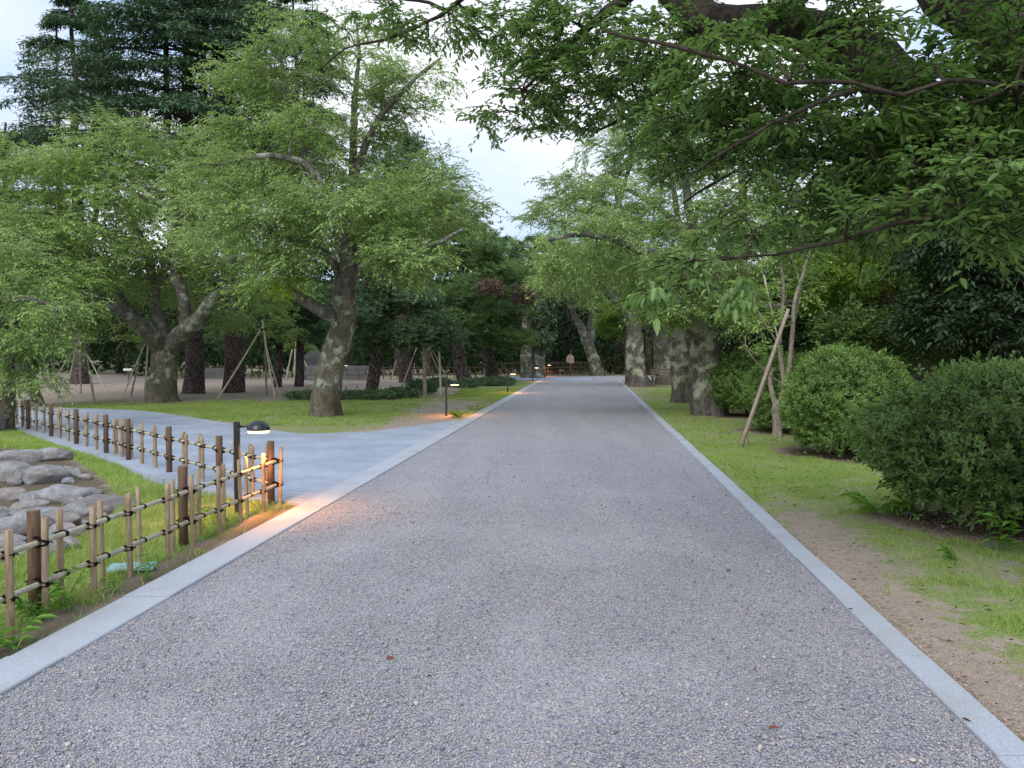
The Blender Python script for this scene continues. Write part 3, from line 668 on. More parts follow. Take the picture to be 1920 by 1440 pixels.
broad('cherry_tree', 'grey cherry trunk just behind the bench on the right verge', 'tree', (1248, 722), 41, [(1250, 726, 0, .5), (1246, 700, 0, .46), (1240, 660, 0, .4), (1232, 620, 0, .3)], [[(1234, 630, 0, .25), (1210, 590, 0, .18), (1190, 540, 0, .1)], [(1236, 630, 0, .25), (1270, 570, 0, .18), (1300, 500, 0, .1)]],
      [(1280, 520, 0, 70, 35, 3, 20), (1200, 540, 1, 50, 30, 2, 12)], 9000, .14, 'cherry_far', 'cherry_right', tdisp=.1, twigs=False)
broad('maple_tree', 'small bright green maple spreading low beside the third cherry trunk', 'tree', (1178, 716), 41, [(1178, 716, 0, .14), (1176, 680, 0, .12), (1172, 640, 0, .1)], [[(1172, 645, 0, .09), (1150, 610, 0, .06), (1135, 595, 0, .03)]],
      [(1165, 585, -1, 38, 22, 1.2, 30), (1140, 605, -1, 22, 14, .8, 14), (1200, 575, -1, 36, 24, 1.2, 24), (1160, 620, -1, 25, 12, .8, 8)], 15000, .11, 'maple', 'cherry', twigs=False)

# ------------------------------------------------------------------ FAR CHERRIES over the path end
broad('cherry_tree', 'forked grey cherry at the far end of the path before the dark wood', 'tree', (1118, 703), 58, [(1120, 704, 0, .5), (1112, 670, 0, .42), (1100, 640, 0, .36)], [[(1102, 645, 0, .4), (1090, 615, 0, .3), (1078, 595, 0, .2), (1060, 550, 0, .1)], [(1104, 640, 0, .4), (1112, 590, 0, .3), (1100, 560, -2, .2), (1070, 520, -3, .1)]],
      [(1060, 530, -3, 50, 22, 3, 24), (1010, 510, -3, 40, 22, 3, 18), (1100, 490, -1, 60, 28, 3, 22), (1040, 470, 0, 60, 20, 3, 20), (1110, 560, -3, 30, 14, 2, 8)], 22000, .18, 'cherry_far', 'cherry', twigs=False, twig=.7)
broad('ivy_tree', 'twin trunk tree wrapped in ivy left of the path end, behind the fourth lamp', 'tree', (1003, 708), 52, [(990, 709, 0, .5), (988, 670, 0, .42), (990, 630, 0, .38), (985, 590, 0, .3)], [[(1010, 708, 0, .42), (1012, 660, 0, .36), (1018, 610, 0, .3), (1010, 560, 0, .2)], [(988, 600, 0, .2), (970, 540, 0, .14), (950, 490, 0, .08)]],
      [(1016, 620, -.5, 16, 45, .8, 26), (1000, 560, 0, 40, 25, 2, 16), (970, 500, 0, 50, 25, 2.5, 20), (950, 455, 0, 50, 20, 2.5, 18)], 14000, .16, 'pine', 'cherry', twigs=False)
for k, (px, py, d, s, lab) in enumerate([(905, 430, 75, 1.0, 'hazy cherry crown rising behind the pines left of the path end'), (1000, 440, 82, 1.1, 'low far cherry crown on the axis of the path, under the sky gap'), (1090, 425, 78, 1.1, 'far cherry crown to the right of the sky gap above the path end'),
                                        (1180, 410, 72, 1.2, 'tall far cherry crown behind the right row of cherries')]):
    bx = P(px, 664, d)
    broad('cherry_tree', lab, 'tree', (bx[0], bx[1], 0), d, [(px, 664 + 1.5 / d * F, 0, .5), (px, 620, 0, .4), (px + 5, 540, 0, .3)], [[(px + 5, 545, 0, .25), (px - 20, 480, 0, .12)], [(px + 5, 545, 0, .25), (px + 30, 470, 0, .12)]],
          [(px, py + 22, 0, 55 * s, 18, 4, 26), (px - 30, py + 50, 0, 60 * s, 22, 4, 26), (px + 30, py + 70, 0, 60 * s, 24, 4, 26), (px, py + 110, -2, 70 * s, 26, 4, 26)], 14000, .26, 'cherry_far', 'cherry', twigs=False, twig=.9, sides=12)

# ------------------------------------------------------------------ FOREGROUND CHERRY, trunk beyond the right edge
C7T = [(2150, 2100, .2, .42), (2140, 1500, .1, .36), (2110, 1000, 0, .34), (2080, 700, 0, .34), (2040, 500, 0, .34)]
C7L = [[(2080, 640, 0, .28), (2010, 480, 0, .27), (1930, 380, 0, .26), (1850, 330, .1, .24), (1760, 250, .3, .2), (1690, 165, .5, .18), (1590, 85, .8, .165), (1480, 48, 1.1, .15), (1380, 50, 1.4, .145), (1310, 30, 1.7, .15), (1240, -60, 2, .13), (1180, -200, 2.2, .10)],
       [(2030, 480, 0, .24), (1990, 250, .4, .2), (1880, 60, .6, .18), (1790, 5, .8, .17), (1730, -80, 1, .15), (1680, -250, 1.2, .1)],
       [(1990, 240, -.6, .05), (1900, 162, -.8, .017), (1770, 152, -.8, .013), (1690, 178, -.7, .012), (1600, 160, -.7, .011), (1480, 150, -.6, .012), (1370, 118, -.5, .010), (1260, 92, -.4, .012), (1130, 60, -.2, .007)],
       [(1930, 400, -.4, .06), (1850, 365, -.6, .024), (1835, 385, -.7, .017), (1780, 408, -.8, .015), (1700, 418, -.8, .014), (1640, 434, -.8, .012), (1520, 462, -.7, .010), (1400, 486, -.6, .008), (1290, 495, -.4, .008)],
       [(1600, 172, -.7, .013), (1500, 205, -.6, .010), (1400, 260, -.5, .008), (1300, 320, -.3, .008)],
       [(1640, 300, .6, .04), (1500, 290, .8, .022), (1380, 320, 1.1, .015), (1280, 380, 1.3, .008)],
       [(1180, -180, 2.2, .09), (1050, -90, 2.6, .06), (920, -40, 3, .035), (840, 20, 3.2, .022), (760, 60, 3.4, .015), (650, 95, 3.6, .010), (600, 130, 3.7, .008)],
       [(1240, -60, 2, .08), (1140, 20, 2.2, .045), (1060, 90, 2.4, .03), (980, 170, 2.6, .012)],
       [(840, 20, 3.2, .02), (780, 0, 3.4, .018), (680, -10, 3.6, .012)],
       [(1310, 30, 1.7, .07), (1260, 130, 1.9, .04), (1200, 200, 2.1, .025), (1120, 250, 2.3, .01)]]
C7P = [(1010, 60, 2.4, 90, 50, .6, 34), (930, 40, 3, 60, 40, .6, 14), (1000, 140, 2.4, 75, 40, .6, 30), (1120, 90, 2, 90, 60, .7, 40), (1100, 190, 2.2, 100, 45, .7, 34), (1000, 210, 2.4, 60, 22, .5, 12), (1230, 110, 1.4, 90, 70, .8, 36), (1230, 210, 1.6, 90, 45, .8, 30), (1350, 130, .2, 100, 50, .7, 32), (1330, 230, .6, 100, 55, .8, 38),
       (1290, 290, .8, 80, 34, .7, 18), (1440, 200, .2, 90, 60, .8, 34), (1420, 280, .4, 100, 50, .8, 32), (1540, 120, .2, 70, 40, .8, 18), (1560, 250, .2, 100, 60, .8, 40), (1560, 350, .3, 90, 44, .8, 26), (1660, 220, 0, 80, 50, .8, 26), (1680, 320, 0, 90, 60, .8, 36),
       (1780, 120, 0, 90, 50, .7, 30), (1800, 240, -.2, 100, 60, .8, 34), (1880, 60, -.2, 70, 50, .6, 22), (1860, 170, -.2, 80, 60, .6, 24), (1800, 360, 0, 100, 60, .8, 30), (1900, 300, 0, 60, 80, .6, 22), (1880, 380, -1.1, 80, 60, .4, 34), (1780, 330, -1.0, 60, 50, .4, 16), (1900, 450, -.6, 60, 50, .5, 16), (1660, 410, 0, 100, 35, .7, 24), (1540, 430, -.3, 80, 26, .6, 14), (1380, 440, 0, 70, 22, .6, 8),
       (870, 40, 3.1, 35, 45, .5, 14), (700, 20, 3.5, 80, 26, .5, 12), (780, 60, 3.4, 50, 25, .5, 6), (600, 60, 3.7, 50, 30, .5, 6), (1280, 500, -.5, 40, 24, .3, 4), (1430, 400, -.3, 70, 30, .5, 5), (920, 210, 2.8, 18, 30, .3, 4), (1500, -250, 0, 200, 90, 1.2, 22), (1750, -280, -.6, 200, 90, 1.2, 26), (1980, -150, -.6, 150, 120, 1.2, 26), (2120, 150, -.6, 120, 150, 1.2, 24), (1300, -200, .8, 150, 60, 1.2, 12), (1500, 30, .8, 90, 30, .6, 14), (1620, 20, .6, 50, 25, .5, 8)]
bfg = P(2150, 664, 5.3)
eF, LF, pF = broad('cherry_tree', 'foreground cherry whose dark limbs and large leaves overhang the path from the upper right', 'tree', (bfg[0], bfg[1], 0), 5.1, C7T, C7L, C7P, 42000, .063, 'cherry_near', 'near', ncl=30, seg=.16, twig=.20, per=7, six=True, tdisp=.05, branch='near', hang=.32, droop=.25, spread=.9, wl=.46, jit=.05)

lowp = grow([LF[3]], np.concatenate([rand_in_ell(7, P(1235, 565, 4.1), (.06, .12, .08)), rand_in_ell(4, P(1362, 560, 4.2), (.06, .1, .03))]), .1)
p, d, up, ll, ww, ti, tw = sprays(lowp, 230, .068, .10, 7, spread=1.0, hang=1.1, jit=.03); tubes_mesh('drooping_twig', [(c, r * .5, 5) for c, r in lowp] + [(c, r * .6, 3) for c, r in tw], BM['near'], eF)
leaves('drooping_leaves', p, d, up, ll, ww, ti + .05, LM['cherry_near'], eF, True, .4)
# ------------------------------------------------------------------ conifers
def needles(name, S, D, n, L, W, mat, parent, tintv=.25, up=.1, hang=.3, flat_=.5):
    i = rng.integers(0, len(S), n); d = D[i] * .6 + rng.normal(size=(n, 3)) * np.array([.7, .7, flat_]); d[:, 2] += up - hang * rng.random(n)
    pos = S[i] + rng.normal(size=(n, 3)) * np.array([.12, .12, .05])
    u = np.array([0, 0, 1.]) + rng.normal(size=(n, 3)) * .4
    clump = fbm(pos, .9, 2, 77)
    return leaves(name, pos, d, u, L * rng.uniform(.6, 1.3, n), W * rng.uniform(.7, 1.2, n), .4 + clump * .5 + rng.normal(size=n) * tintv * .6, LM[mat], parent, False, .15, .1)
def cedar(label, base, d, height, r, spreadR, z_first, n, leadx=0, lean=0, cut=None):
    b = G(*base) if len(base) == 2 else np.array(base)
    e = empty('cedar_tree', (b[0], b[1], 0), label, 'tree', 'tall cedars behind the left cherries')
    ts = []
    leaders = [(0, 0)] if not leadx else [(0, 0), (leadx, .4), (-leadx * .8, -.3)]
    zs = np.linspace(-.1, height, 26)
    T = np.column_stack([b[0] + lean * zs / height + .1 * np.sin(zs), b[1] + 0 * zs, zs, r * (1 - zs / height * .86)])
    trunk_mesh('trunk', T, BM['cedar'], e, 20, .04, .3, 3)
    ex = []
    for q, w_ in leaders[1:]:
        z0 = height * .22; zz = np.linspace(z0, height * .93, 16); t = (zz - z0) / (height * .7)
        ex.append((np.column_stack([b[0] + q * np.clip(t * 3, 0, 1), b[1] + w_ * np.clip(t * 3, 0, 1), zz]), r * .5 * (1 - .8 * t)))
    S = []; D = []; wood = list(ex)
    z = z_first
    while z < height - .3:
        t = (z - z_first) / (height - z_first)
        R = spreadR * (1 - t) ** .7 * (1 if z > z_first + 1.5 else .75)
        for k in range(4):
            th = rng.random() * 2 * PI; Lb = R * rng.uniform(.55, 1.1)
            u = np.linspace(0, 1, 9); hx = np.cos(th) * Lb * u; hy = np.sin(th) * Lb * u
            hz = z + Lb * (.16 * u - .30 * u ** 2.2) + .1 * rng.normal()
            c = np.column_stack([b[0] + hx, b[1] + hy, hz]); wood.append((c, np.linspace(.06 * (1 - t) + .02, .01, 9)))
            # side sprays
            for j in range(2, 9):
                w0 = c[j]; for_dir = unit(c[j] - c[j-1]); sd = np.cross(for_dir, [0, 0, 1.])
                for sgn in (-1, 1):
                    ls = Lb * .32 * (1.15 - u[j]) * rng.uniform(.6, 1.2) + .25
                    for q in np.linspace(.15, 1, max(3, int(ls / .22))):
                        S.append(w0 + (sd * sgn * .85 + for_dir * .55) * ls * q - np.array([0, 0, .22 * ls * q * q])); D.append(sd * sgn + for_dir)
                S.append(w0); D.append(for_dir)
        z += rng.uniform(.36, .72)
    tubes_mesh('branches', wood, BM['cedar'], e, 5)
    needles('crown', np.array(S), unit(np.array(D)), int(n * 1.2), .21, .06, 'cedar', e, hang=.55, flat_=.25)
cedar('tall cedar with the left of two thick reddish trunks behind the vee forked cherry', (362, 737), 31.5, 20, .38, 7.2, 8.2, 60000, .9)
cedar('tall cedar with the right of two thick reddish trunks, nearer the leaning cherry', (437, 735), 32.5, 21, .40, 5.6, 7.8, 46000, 1.1)
cedar('tall cedar farther left, only its dark layered crown above the cherries', (150, 722), 41, 19, .4, 6.4, 8.5, 44000, .8)
cedar('slender cedar between the two sky gaps, farther back right of the cedar group', (560, 724), 40, 19.5, .2, 3.8, 10.5, 22000, .7)
cedar('low cedar crown at the far left edge above the cherry foliage', (20, 720), 42, 13, .35, 6.0, 7.0, 26000)
def pine(label, base, d, trunk, pads, n, mat='pine', group=None, tm='pine', name='pine_tree', dead=None, Ln=.22, tdisp=.05):
    b = G(*base); e = empty(name, (b[0], b[1], 0), label, 'tree', group)
    T = limb(trunk, d); T[0, 2] = -.1; trunk_mesh('trunk', T, BM[tm], e, 20, tdisp, .25, 3)
    tg = []
    for (px, py, dd, rpx, rpy, rd, k) in pads:
        c = P(px, py, d + dd); tg.append(rand_in_ell(k, c, (rpx * (d+dd) / F, rd, rpy * (d+dd) / F), .4))
    tg = np.concatenate(tg); paths = grow([T], tg, .5)
    tubes_mesh('branches', paths, BM[tm], e, 5)
    # tufts: star bursts of needles at many points round each branch end
    ends = np.array([c[-1] for c, _ in paths] + [c[-2] for c, _ in paths]); nt_ = n // 14
    i = rng.integers(0, len(ends), nt_); s = ends[i] + rng.normal(size=(nt_, 3)) * np.array([.33, .33, .14])
    d_ = rng.normal(size=(nt_, 14, 3)) * .8; d_[..., 2] = np.abs(d_[..., 2]) * .9 + .15
    pos = np.repeat(s[:, None], 14, 1); f = lambda a: a.reshape(-1, 3)
    ti = np.repeat(.35 + .5 * fbm(s, 1.1, 2, 3) + .6 * np.clip(s[:, 2] - ends[i][:, 2], -.3, .3), 14) + rng.normal(size=nt_ * 14) * .12
    leaves('crown', f(pos), unit(f(d_)), unit(rng.normal(size=(nt_ * 14, 3))), Ln * rng.uniform(.6, 1.1, nt_ * 14), np.full(nt_ * 14, .035), ti, LM[mat], e, False, .0, .05)
    if dead:
        q = np.concatenate([rand_in_ell(k, P(px, py, d + dd), (rpx * d / F, rd, rpy * d / F)) for (px, py, dd, rpx, rpy, rd, k) in dead])
        m = len(q); leaves('dead_foliage', q, rng.normal(size=(m, 3)), rng.normal(size=(m, 3)), np.full(m, .25), np.full(m, .05), rng.random(m), LM['dead'], e, False, 0, .05)
    return e
pine('dark pine with leaning trunk right of the big leaning cherry', (697, 742), 29.5, [(694, 745, 0, .24), (702, 700, 0, .215), (708, 650, 0, .21), (700, 600, 0, .20), (690, 540, 0, .2), (705, 450, 0, .14), (720, 330, 0, .08)],
     [(690, 590, -1, 50, 22, 2, 16), (760, 560, -.5, 70, 26, 2, 20), (640, 560, 0, 50, 24, 2, 14), (730, 500, 0, 80, 30, 2.5, 22), (770, 440, 0, 70, 30, 2.5, 20), (700, 420, 1, 80, 30, 2.5, 18), (720, 340, 0, 60, 30, 2, 14), (780, 380, 0, 50, 26, 2, 12), (700, 640, 0, 60, 18, 2, 14)], 56000)
pine('tall pine with reddish plated trunk curving beside the third lamp', (868, 722), 39.5, [(876, 724, 0, .36), (864, 690, 0, .33), (860, 640, 0, .31), (868, 590, 0, .28), (860, 520, 0, .22), (870, 450, 0, .12)],
     [(850, 600, -1, 45, 18, 2, 14), (830, 560, -1, 50, 22, 2, 16), (880, 540, 0, 60, 22, 2.5, 18), (850, 490, 0, 60, 22, 2.5, 18), (900, 470, 0, 60, 22, 2.5, 20), (870, 430, 0, 60, 20, 2.5, 16), (930, 500, 0, 45, 20, 2.5, 14)], 52000, 'pine_bright', Ln=.26, dead=[(920, 540, -2.2, 26, 14, .8, 900)])
pine('pine with broad drooping pads in front of the far fence, left of the third lamp', (922, 714), 46, [(925, 716, 0, .42), (920, 690, 0, .36), (915, 650, 0, .3), (920, 600, 0, .24), (935, 540, 0, .16)],
     [(915, 600, -3, 40, 16, 2, 16), (940, 630, -3, 50, 16, 2, 18), (900, 575, -2, 45, 18, 2, 14), (960, 590, -2, 40, 22, 2, 14), (960, 640, -1, 40, 16, 2, 12), (975, 560, 0, 30, 20, 2, 10), (950, 510, 0, 50, 18, 2.5, 14)], 42000, 'pine_bright', Ln=.28, dead=[(982, 555, -2.6, 24, 22, .8, 1300), (965, 585, -3, 12, 8, .5, 200)])
pine('slim pine with upright pale candles rising behind the leaning cherry, against the sky gap', (760, 716), 44, [(760, 716, 0, .35), (758, 600, 0, .3), (760, 450, 0, .2), (762, 300, 0, .08), (764, 235, 0, .02)],
     [(760, 330, 0, 40, 40, 2, 14), (745, 280, 0, 24, 30, 1, 7), (775, 270, 0, 20, 26, 1, 6), (800, 420, 0, 60, 30, 2.5, 16), (740, 400, 0, 60, 30, 2.5, 16), (850, 390, 0, 40, 24, 2, 10)], 26000, 'pine', Ln=.3)
pine('young pine held by light poles beside the second lamp', (797, 745), 28.6, [(797, 746, 0, .075), (796, 700, 0, .07), (796, 650, 0, .06), (800, 600, 0, .03)],
     [(800, 625, 0, 50, 20, 1.2, 22), (770, 640, 0, 30, 12, .8, 8), (840, 635, 0, 30, 14, .8, 9), (810, 600, 0, 34, 14, .9, 10)], 22000, 'pine', tm='sapling', Ln=.14)
pine('dark pine at the back left, half lost in shade behind the second cedar trunk', (525, 722), 38, [(520, 724, 0, .19), (522, 690, 0, .18), (526, 600, 0, .15), (520, 540, 0, .12)],
     [(520, 620, -1, 50, 22, 2, 16), (560, 580, -1, 50, 22, 2, 16), (480, 590, -1, 50, 22, 2, 14), (540, 540, 0, 60, 24, 2.5, 16), (450, 640, -1, 40, 20, 2, 12), (590, 620, -1, 40, 18, 2, 10)], 34000, 'pine', Ln=.26)

# ------------------------------------------------------------------ right understorey behind the hedge
def bushy(name, label, cat, base, d0, trunk, limbs, pads, n, L, mat, bark='branch', **k):
    return broad(name, label, cat, base, d0, trunk, limbs, pads, n, L, mat, bark, twigs=False, branch=bark, **k)
bushy('maple_tree', 'yellow green maple with a bare reddish trunk behind the second hedge shrub', 'tree', (P(1680, 664, 19)[0], 19, 0), 19, [(1690, 790, 0, .22), (1680, 690, 0, .2), (1668, 600, 0, .17), (1655, 510, 0, .14), (1640, 450, 0, .08)],
      [[(1668, 540, 0, .08), (1700, 480, -.3, .06), (1740, 455, -.5, .03)], [(1650, 500, 0, .09), (1580, 440, 0, .05), (1530, 420, 0, .03)]],
      [(1620, 520, -1, 100, 22, 1.6, 24), (1700, 480, -1, 100, 26, 1.6, 24), (1560, 480, 0, 80, 26, 1.6, 20), (1640, 430, 0, 110, 30, 2, 26), (1760, 530, 0, 80, 26, 1.6, 14), (1560, 560, -.5, 60, 16, 1.2, 12)], 26000, .09, 'maple', 'red', hang=.15, wl=.6)
bushy('evergreen_tree', 'dark glossy evergreen filling the right edge below the overhanging limb', 'tree', (P(1880, 664, 13)[0], 13, 0), 13, [(1880, 840, 0, .2), (1870, 700, 0, .18), (1860, 560, 0, .15), (1860, 430, 0, .12), (1880, 300, 0, .06)], [],
      [(1850, 500, -.5, 100, 50, 1.4, 40), (1800, 590, -.5, 90, 40, 1.4, 30), (1900, 620, -.5, 70, 50, 1.4, 30), (1780, 470, 0, 70, 40, 1.2, 20), (1950, 500, 0, 60, 90, 1.4, 24), (1900, 400, 0, 110, 50, 1.4, 34), (1880, 290, .4, 120, 60, 1.4, 34), (1800, 360, .4, 70, 50, 1.2, 20), (1980, 200, 0, 60, 80, 1.4, 16), (1740, 300, 1.5, 60, 60, 1.2, 20), (1800, 200, 1.5, 80, 50, 1.2, 16), (1700, 420, 1.5, 50, 40, 1, 12)], 44000, .10, 'evergreen', hang=.35)
bushy('maple_tree', 'low spreading dark green maple between the hedge and the evergreen', 'tree', (P(1730, 664, 15)[0], 15, 0), 15, [(1735, 815, 0, .1), (1730, 730, 0, .09), (1725, 660, 0, .06)], [],
      [(1640, 625, 0, 90, 22, 1.2, 24), (1740, 610, 0, 90, 24, 1.2, 24), (1820, 650, 0, 80, 24, 1, 20), (1700, 660, -.3, 90, 20, 1, 20), (1590, 600, .5, 60, 18, 1, 12)], 20000, .085, 'shrub', hang=.1, wl=.5)
bushy('evergreen_tree', 'shaded evergreen behind the propped young tree', 'tree', (P(1560, 664, 22)[0], 22, 0), 22, [(1560, 770, 0, .25), (1555, 680, 0, .22), (1550, 560, 0, .16)], [],
      [(1540, 580, 0, 80, 50, 2, 30), (1620, 620, 0, 80, 40, 2, 26), (1460, 620, 0, 60, 40, 1.6, 22), (1590, 520, 1, 80, 40, 2, 20), (1440, 560, 1, 60, 30, 1.6, 14)], 18000, .12, 'evergreen')
bushy('evergreen_tree', 'shaded evergreen behind the gap between hedge and nearest cherry trunk', 'tree', (P(1420, 664, 30)[0], 30, 0), 30, [(1420, 740, 0, .3), (1420, 660, 0, .25), (1420, 560, 0, .16)], [],
      [(1410, 600, 0, 60, 40, 2, 30), (1470, 560, 0, 60, 50, 2, 26), (1380, 640, 0, 40, 30, 2, 18)], 14000, .14, 'evergreen')
bushy('evergreen_tree', 'tall shaded evergreen at the back right, above the yellow green maple', 'tree', (P(1760, 664, 26)[0], 26, 0), 26, [(1760, 750, 0, .3), (1750, 600, 0, .26), (1755, 450, 0, .2), (1760, 300, 0, .1)], [],
      [(1700, 350, 0, 110, 60, 3, 34), (1820, 400, 0, 110, 60, 3, 34), (1640, 280, 0, 100, 50, 3, 26), (1760, 560, 0, 110, 60, 2.5, 34), (1880, 300, 0, 90, 60, 3, 26), (1560, 380, 1, 70, 60, 3, 22)], 28000, .15, 'evergreen')
# a few bare trunks seen in the shade
for px, d, r, lean, lab, mt in ((1390, 33, .28, -6, 'reddish trunk glimpsed between the nearest cherry and the hedge', 'red'), (1745, 21, .16, 4, 'thin grey brown trunk in the shade right of the reddish maple trunk', 'red'), (1530, 27, .2, -5, 'thin dark trunk in the shade above the hedge', 'cedar')):
    b = P(px, 664, d); e = empty('bare_tree', (b[0], b[1], 0), lab, 'tree')
    T = limb([(px, 664 + 1.5 / d * F + 2, 0, r), (px + lean * .4, 600, 0, r * .9), (px + lean, 500, 0, r * .75), (px + lean * 2, 380, 0, r * .5)], d); trunk_mesh('trunk', T, BM[mt], e, 14, .03, .2)
    tg = rand_in_ell(16, P(px + lean, 430, d), (1.6, 1.6, 1.2)); pp = grow([T], tg, .5); p, dd, up, ll, ww, ti, tw = sprays(pp, 3500, .14)
    tubes_mesh('branches', pp, BM[mt], e, 4); leaves('crown', p, dd, up, ll, ww, ti, LM['evergreen'], e)

# ------------------------------------------------------------------ clipped shrubs
def shrub(label, c, R, n, mat='shrub', L=.05, group='rounded shrubs of the right hedge', name='hedge_shrub', stems=True, zc=None, seed=0, flatb=.35):
    c = np.array(c, float); R = np.array(R, float); e = empty(name, (c[0], c[1], 0), label, 'shrub', group)
    zc = R[2] * .92 if zc is None else zc; cc = np.array([c[0], c[1], zc])
    m = n // 7
    v = unit(rng.normal(size=(m * 2, 3))); v = v[v[:, 2] > -.80][:m]; m = len(v)
    lump = 1 + .16 * fbm(v * 1.9 + seed, 1, 3, 60 + seed) + .13 * fbm(v * 5.5 + seed, 1, 2, 61 + seed)
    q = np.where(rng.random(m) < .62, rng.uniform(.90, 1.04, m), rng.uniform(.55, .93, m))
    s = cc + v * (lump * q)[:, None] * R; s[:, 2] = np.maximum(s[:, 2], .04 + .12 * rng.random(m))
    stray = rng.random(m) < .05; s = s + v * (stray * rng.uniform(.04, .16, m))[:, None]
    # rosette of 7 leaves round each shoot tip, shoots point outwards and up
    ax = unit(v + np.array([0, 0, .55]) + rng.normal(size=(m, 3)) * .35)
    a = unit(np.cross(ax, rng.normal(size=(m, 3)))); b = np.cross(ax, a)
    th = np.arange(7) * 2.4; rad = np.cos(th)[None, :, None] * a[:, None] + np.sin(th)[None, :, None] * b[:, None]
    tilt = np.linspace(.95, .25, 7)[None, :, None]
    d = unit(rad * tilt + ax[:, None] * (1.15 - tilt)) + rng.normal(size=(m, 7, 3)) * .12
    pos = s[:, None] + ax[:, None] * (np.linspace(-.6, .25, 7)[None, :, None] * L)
    tint = (.10 + 1.1 * (q - .88) * 3 + 1.2 * (lump - 1) * 3)[:, None] + .30 * fbm(s, 2.2, 2, 4)[:, None] + np.linspace(-.32, .5, 7)[None] + rng.normal(size=(m, 7)) * .12  # inner leaves darker: occlusion between the shoots painted into the tint
    f = lambda x: x.reshape(-1, 3)
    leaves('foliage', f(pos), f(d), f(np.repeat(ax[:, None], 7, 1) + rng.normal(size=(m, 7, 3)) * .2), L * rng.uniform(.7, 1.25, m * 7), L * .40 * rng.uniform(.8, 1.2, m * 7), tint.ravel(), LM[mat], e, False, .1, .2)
    if stems:
        tg = rand_in_ell(60, cc, R * .8, .6); tg = tg[tg[:, 2] > .15]; rt = []
        for k in range(5):
            o = np.array([c[0], c[1], -.05, .035]); o[:2] += rng.normal(size=2) * .12
            t_ = cc + rng.normal(size=3) * R * .25; rt.append(catmull([o, np.array([*(o[:3] * .5 + t_ * .5), .025]), np.array([*t_, .015])], .1))
        pp = grow(rt, tg, .2); tubes_mesh('stems', [(x[:, :3], x[:, 3]) for x in rt] + pp, BM['stem'], e, 5)
    return e
def spx(px, d): return (P(px, 664, d)[0], d)
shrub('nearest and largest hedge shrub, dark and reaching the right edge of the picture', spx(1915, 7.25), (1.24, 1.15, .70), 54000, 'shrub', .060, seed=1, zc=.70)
shrub('second nearest hedge shrub, rounded dome with bright green top', spx(1590, 12.4), (.88, 1.1, .80), 38000, 'shrub_lit', .06, seed=2, zc=.80)
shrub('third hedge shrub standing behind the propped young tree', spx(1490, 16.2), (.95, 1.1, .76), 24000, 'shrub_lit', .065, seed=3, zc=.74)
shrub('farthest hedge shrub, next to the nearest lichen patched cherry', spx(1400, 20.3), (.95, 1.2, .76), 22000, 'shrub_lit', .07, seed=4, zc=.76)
for k, (px, py, w_, h_, lab) in enumerate([(575, 748, .8, .18, 'low dark creeping shrub left of the leaning cherry foot'), (662, 748, .7, .20, 'low dark creeping shrub just right of the leaning cherry foot'), (705, 748, .7, .22, 'low dark creeping shrub at the foot of the dark pine'),
                                          (752, 745, .7, .26, 'low dark creeping shrub between dark pine and young pine'), (790, 738, .6, .42, 'taller mound of dark creeping shrub round the young pine foot'), (822, 724, .7, .3, 'small dark mound left of the tall pine foot'),
                                          (872, 726, .7, .28, 'small dark mound at the tall pine foot'), (905, 723, .9, .3, 'small dark mound right of the tall pine foot'), (938, 722, .8, .32, 'small dark mound behind the third lamp')]):
    b = G(px, py); shrub(lab, b[:2], (w_ * .9, .5, h_ * .72), 4000, 'pine', .09, 'low mounds under the left pines', 'low_shrub', False, h_ * .5, 20 + k)

# ------------------------------------------------------------------ background wood
def woodland(name, label, blobs, n, L, mat='wood'):
    pts = []; dr = []; tot = sum(b[3] * b[5] for b in blobs)
    for (x, y, z, rx_, ry_, rz_) in blobs:
        k = int(n * rx_ * rz_ / tot); v = unit(rng.normal(size=(k, 3))); v[:, 1] = np.where(rng.random(k) < .75, -np.abs(v[:, 1]), v[:, 1])
        q = np.where(rng.random(k) < .6, rng.uniform(.85, 1.08, k), rng.uniform(.4, .9, k)) * (1 + .2 * fbm(v * 2.5 + x, 1, 3, 2))
        pts.append(np.array([x, y, z]) + v * q[:, None] * np.array([rx_, ry_, rz_])); dr.append(v)
    p = np.concatenate(pts); v = np.concatenate(dr); ok = p[:, 2] > .2; p, v = p[ok], v[ok]; m = len(p)
    d = v + rng.normal(size=(m, 3)) * .8
    o = leaves(name, p, d, np.array([0, 0, 1.]) + rng.normal(size=(m, 3)) * .5, L * rng.uniform(.5, 1.2, m), L * .55 * rng.uniform(.6, 1.2, m), .35 + .5 * fbm(p, .5, 2, 6) + rng.normal(size=m) * .15, LM[mat], None, False, .2, .1)
    return tag(o, label, 'woodland', kind='stuff')
bl = []
for x in np.arange(-62, 64, 3.2):
    for lay, (y0, zt) in enumerate(((62, 6.5), (68, 10.5), (76, 13))):
        yy_ = y0 + rng.uniform(-2, 2) - (8 if x < -9 else 0) * (lay < 2); zc_ = rng.uniform(.75, 1.0) * zt
        if -6 < x - 4 < 6 and lay > 0: zc_ *= .78
        bl.append((x + rng.uniform(-1.5, 1.5), yy_, zc_ * .55, rng.uniform(2.6, 4), 2.5, zc_ * .62))
woodland('far_woodland', 'dark continuous evergreen wood closing the view behind the park', bl, 150000, .46)
bl = []
for y in np.arange(26, 60, 3):
    for k in range(2):
        x = rx(y) + 6.5 + (y - 26) * .12 + k * 4; bl.append((x, y, 2.6 + k * 1.5, 2.4, 2.6, 3.2 + k * 1.6))
for x, y in ((11, 17), (13, 20), (14.5, 23.5), (10, 24), (17, 19), (20, 24), (9.2, 20)): bl.append((x, y, 3.0, 2.4, 2, 4.0))
woodland('side_woodland', 'dense shaded undergrowth wood behind the right hedge', bl, 60000, .22)
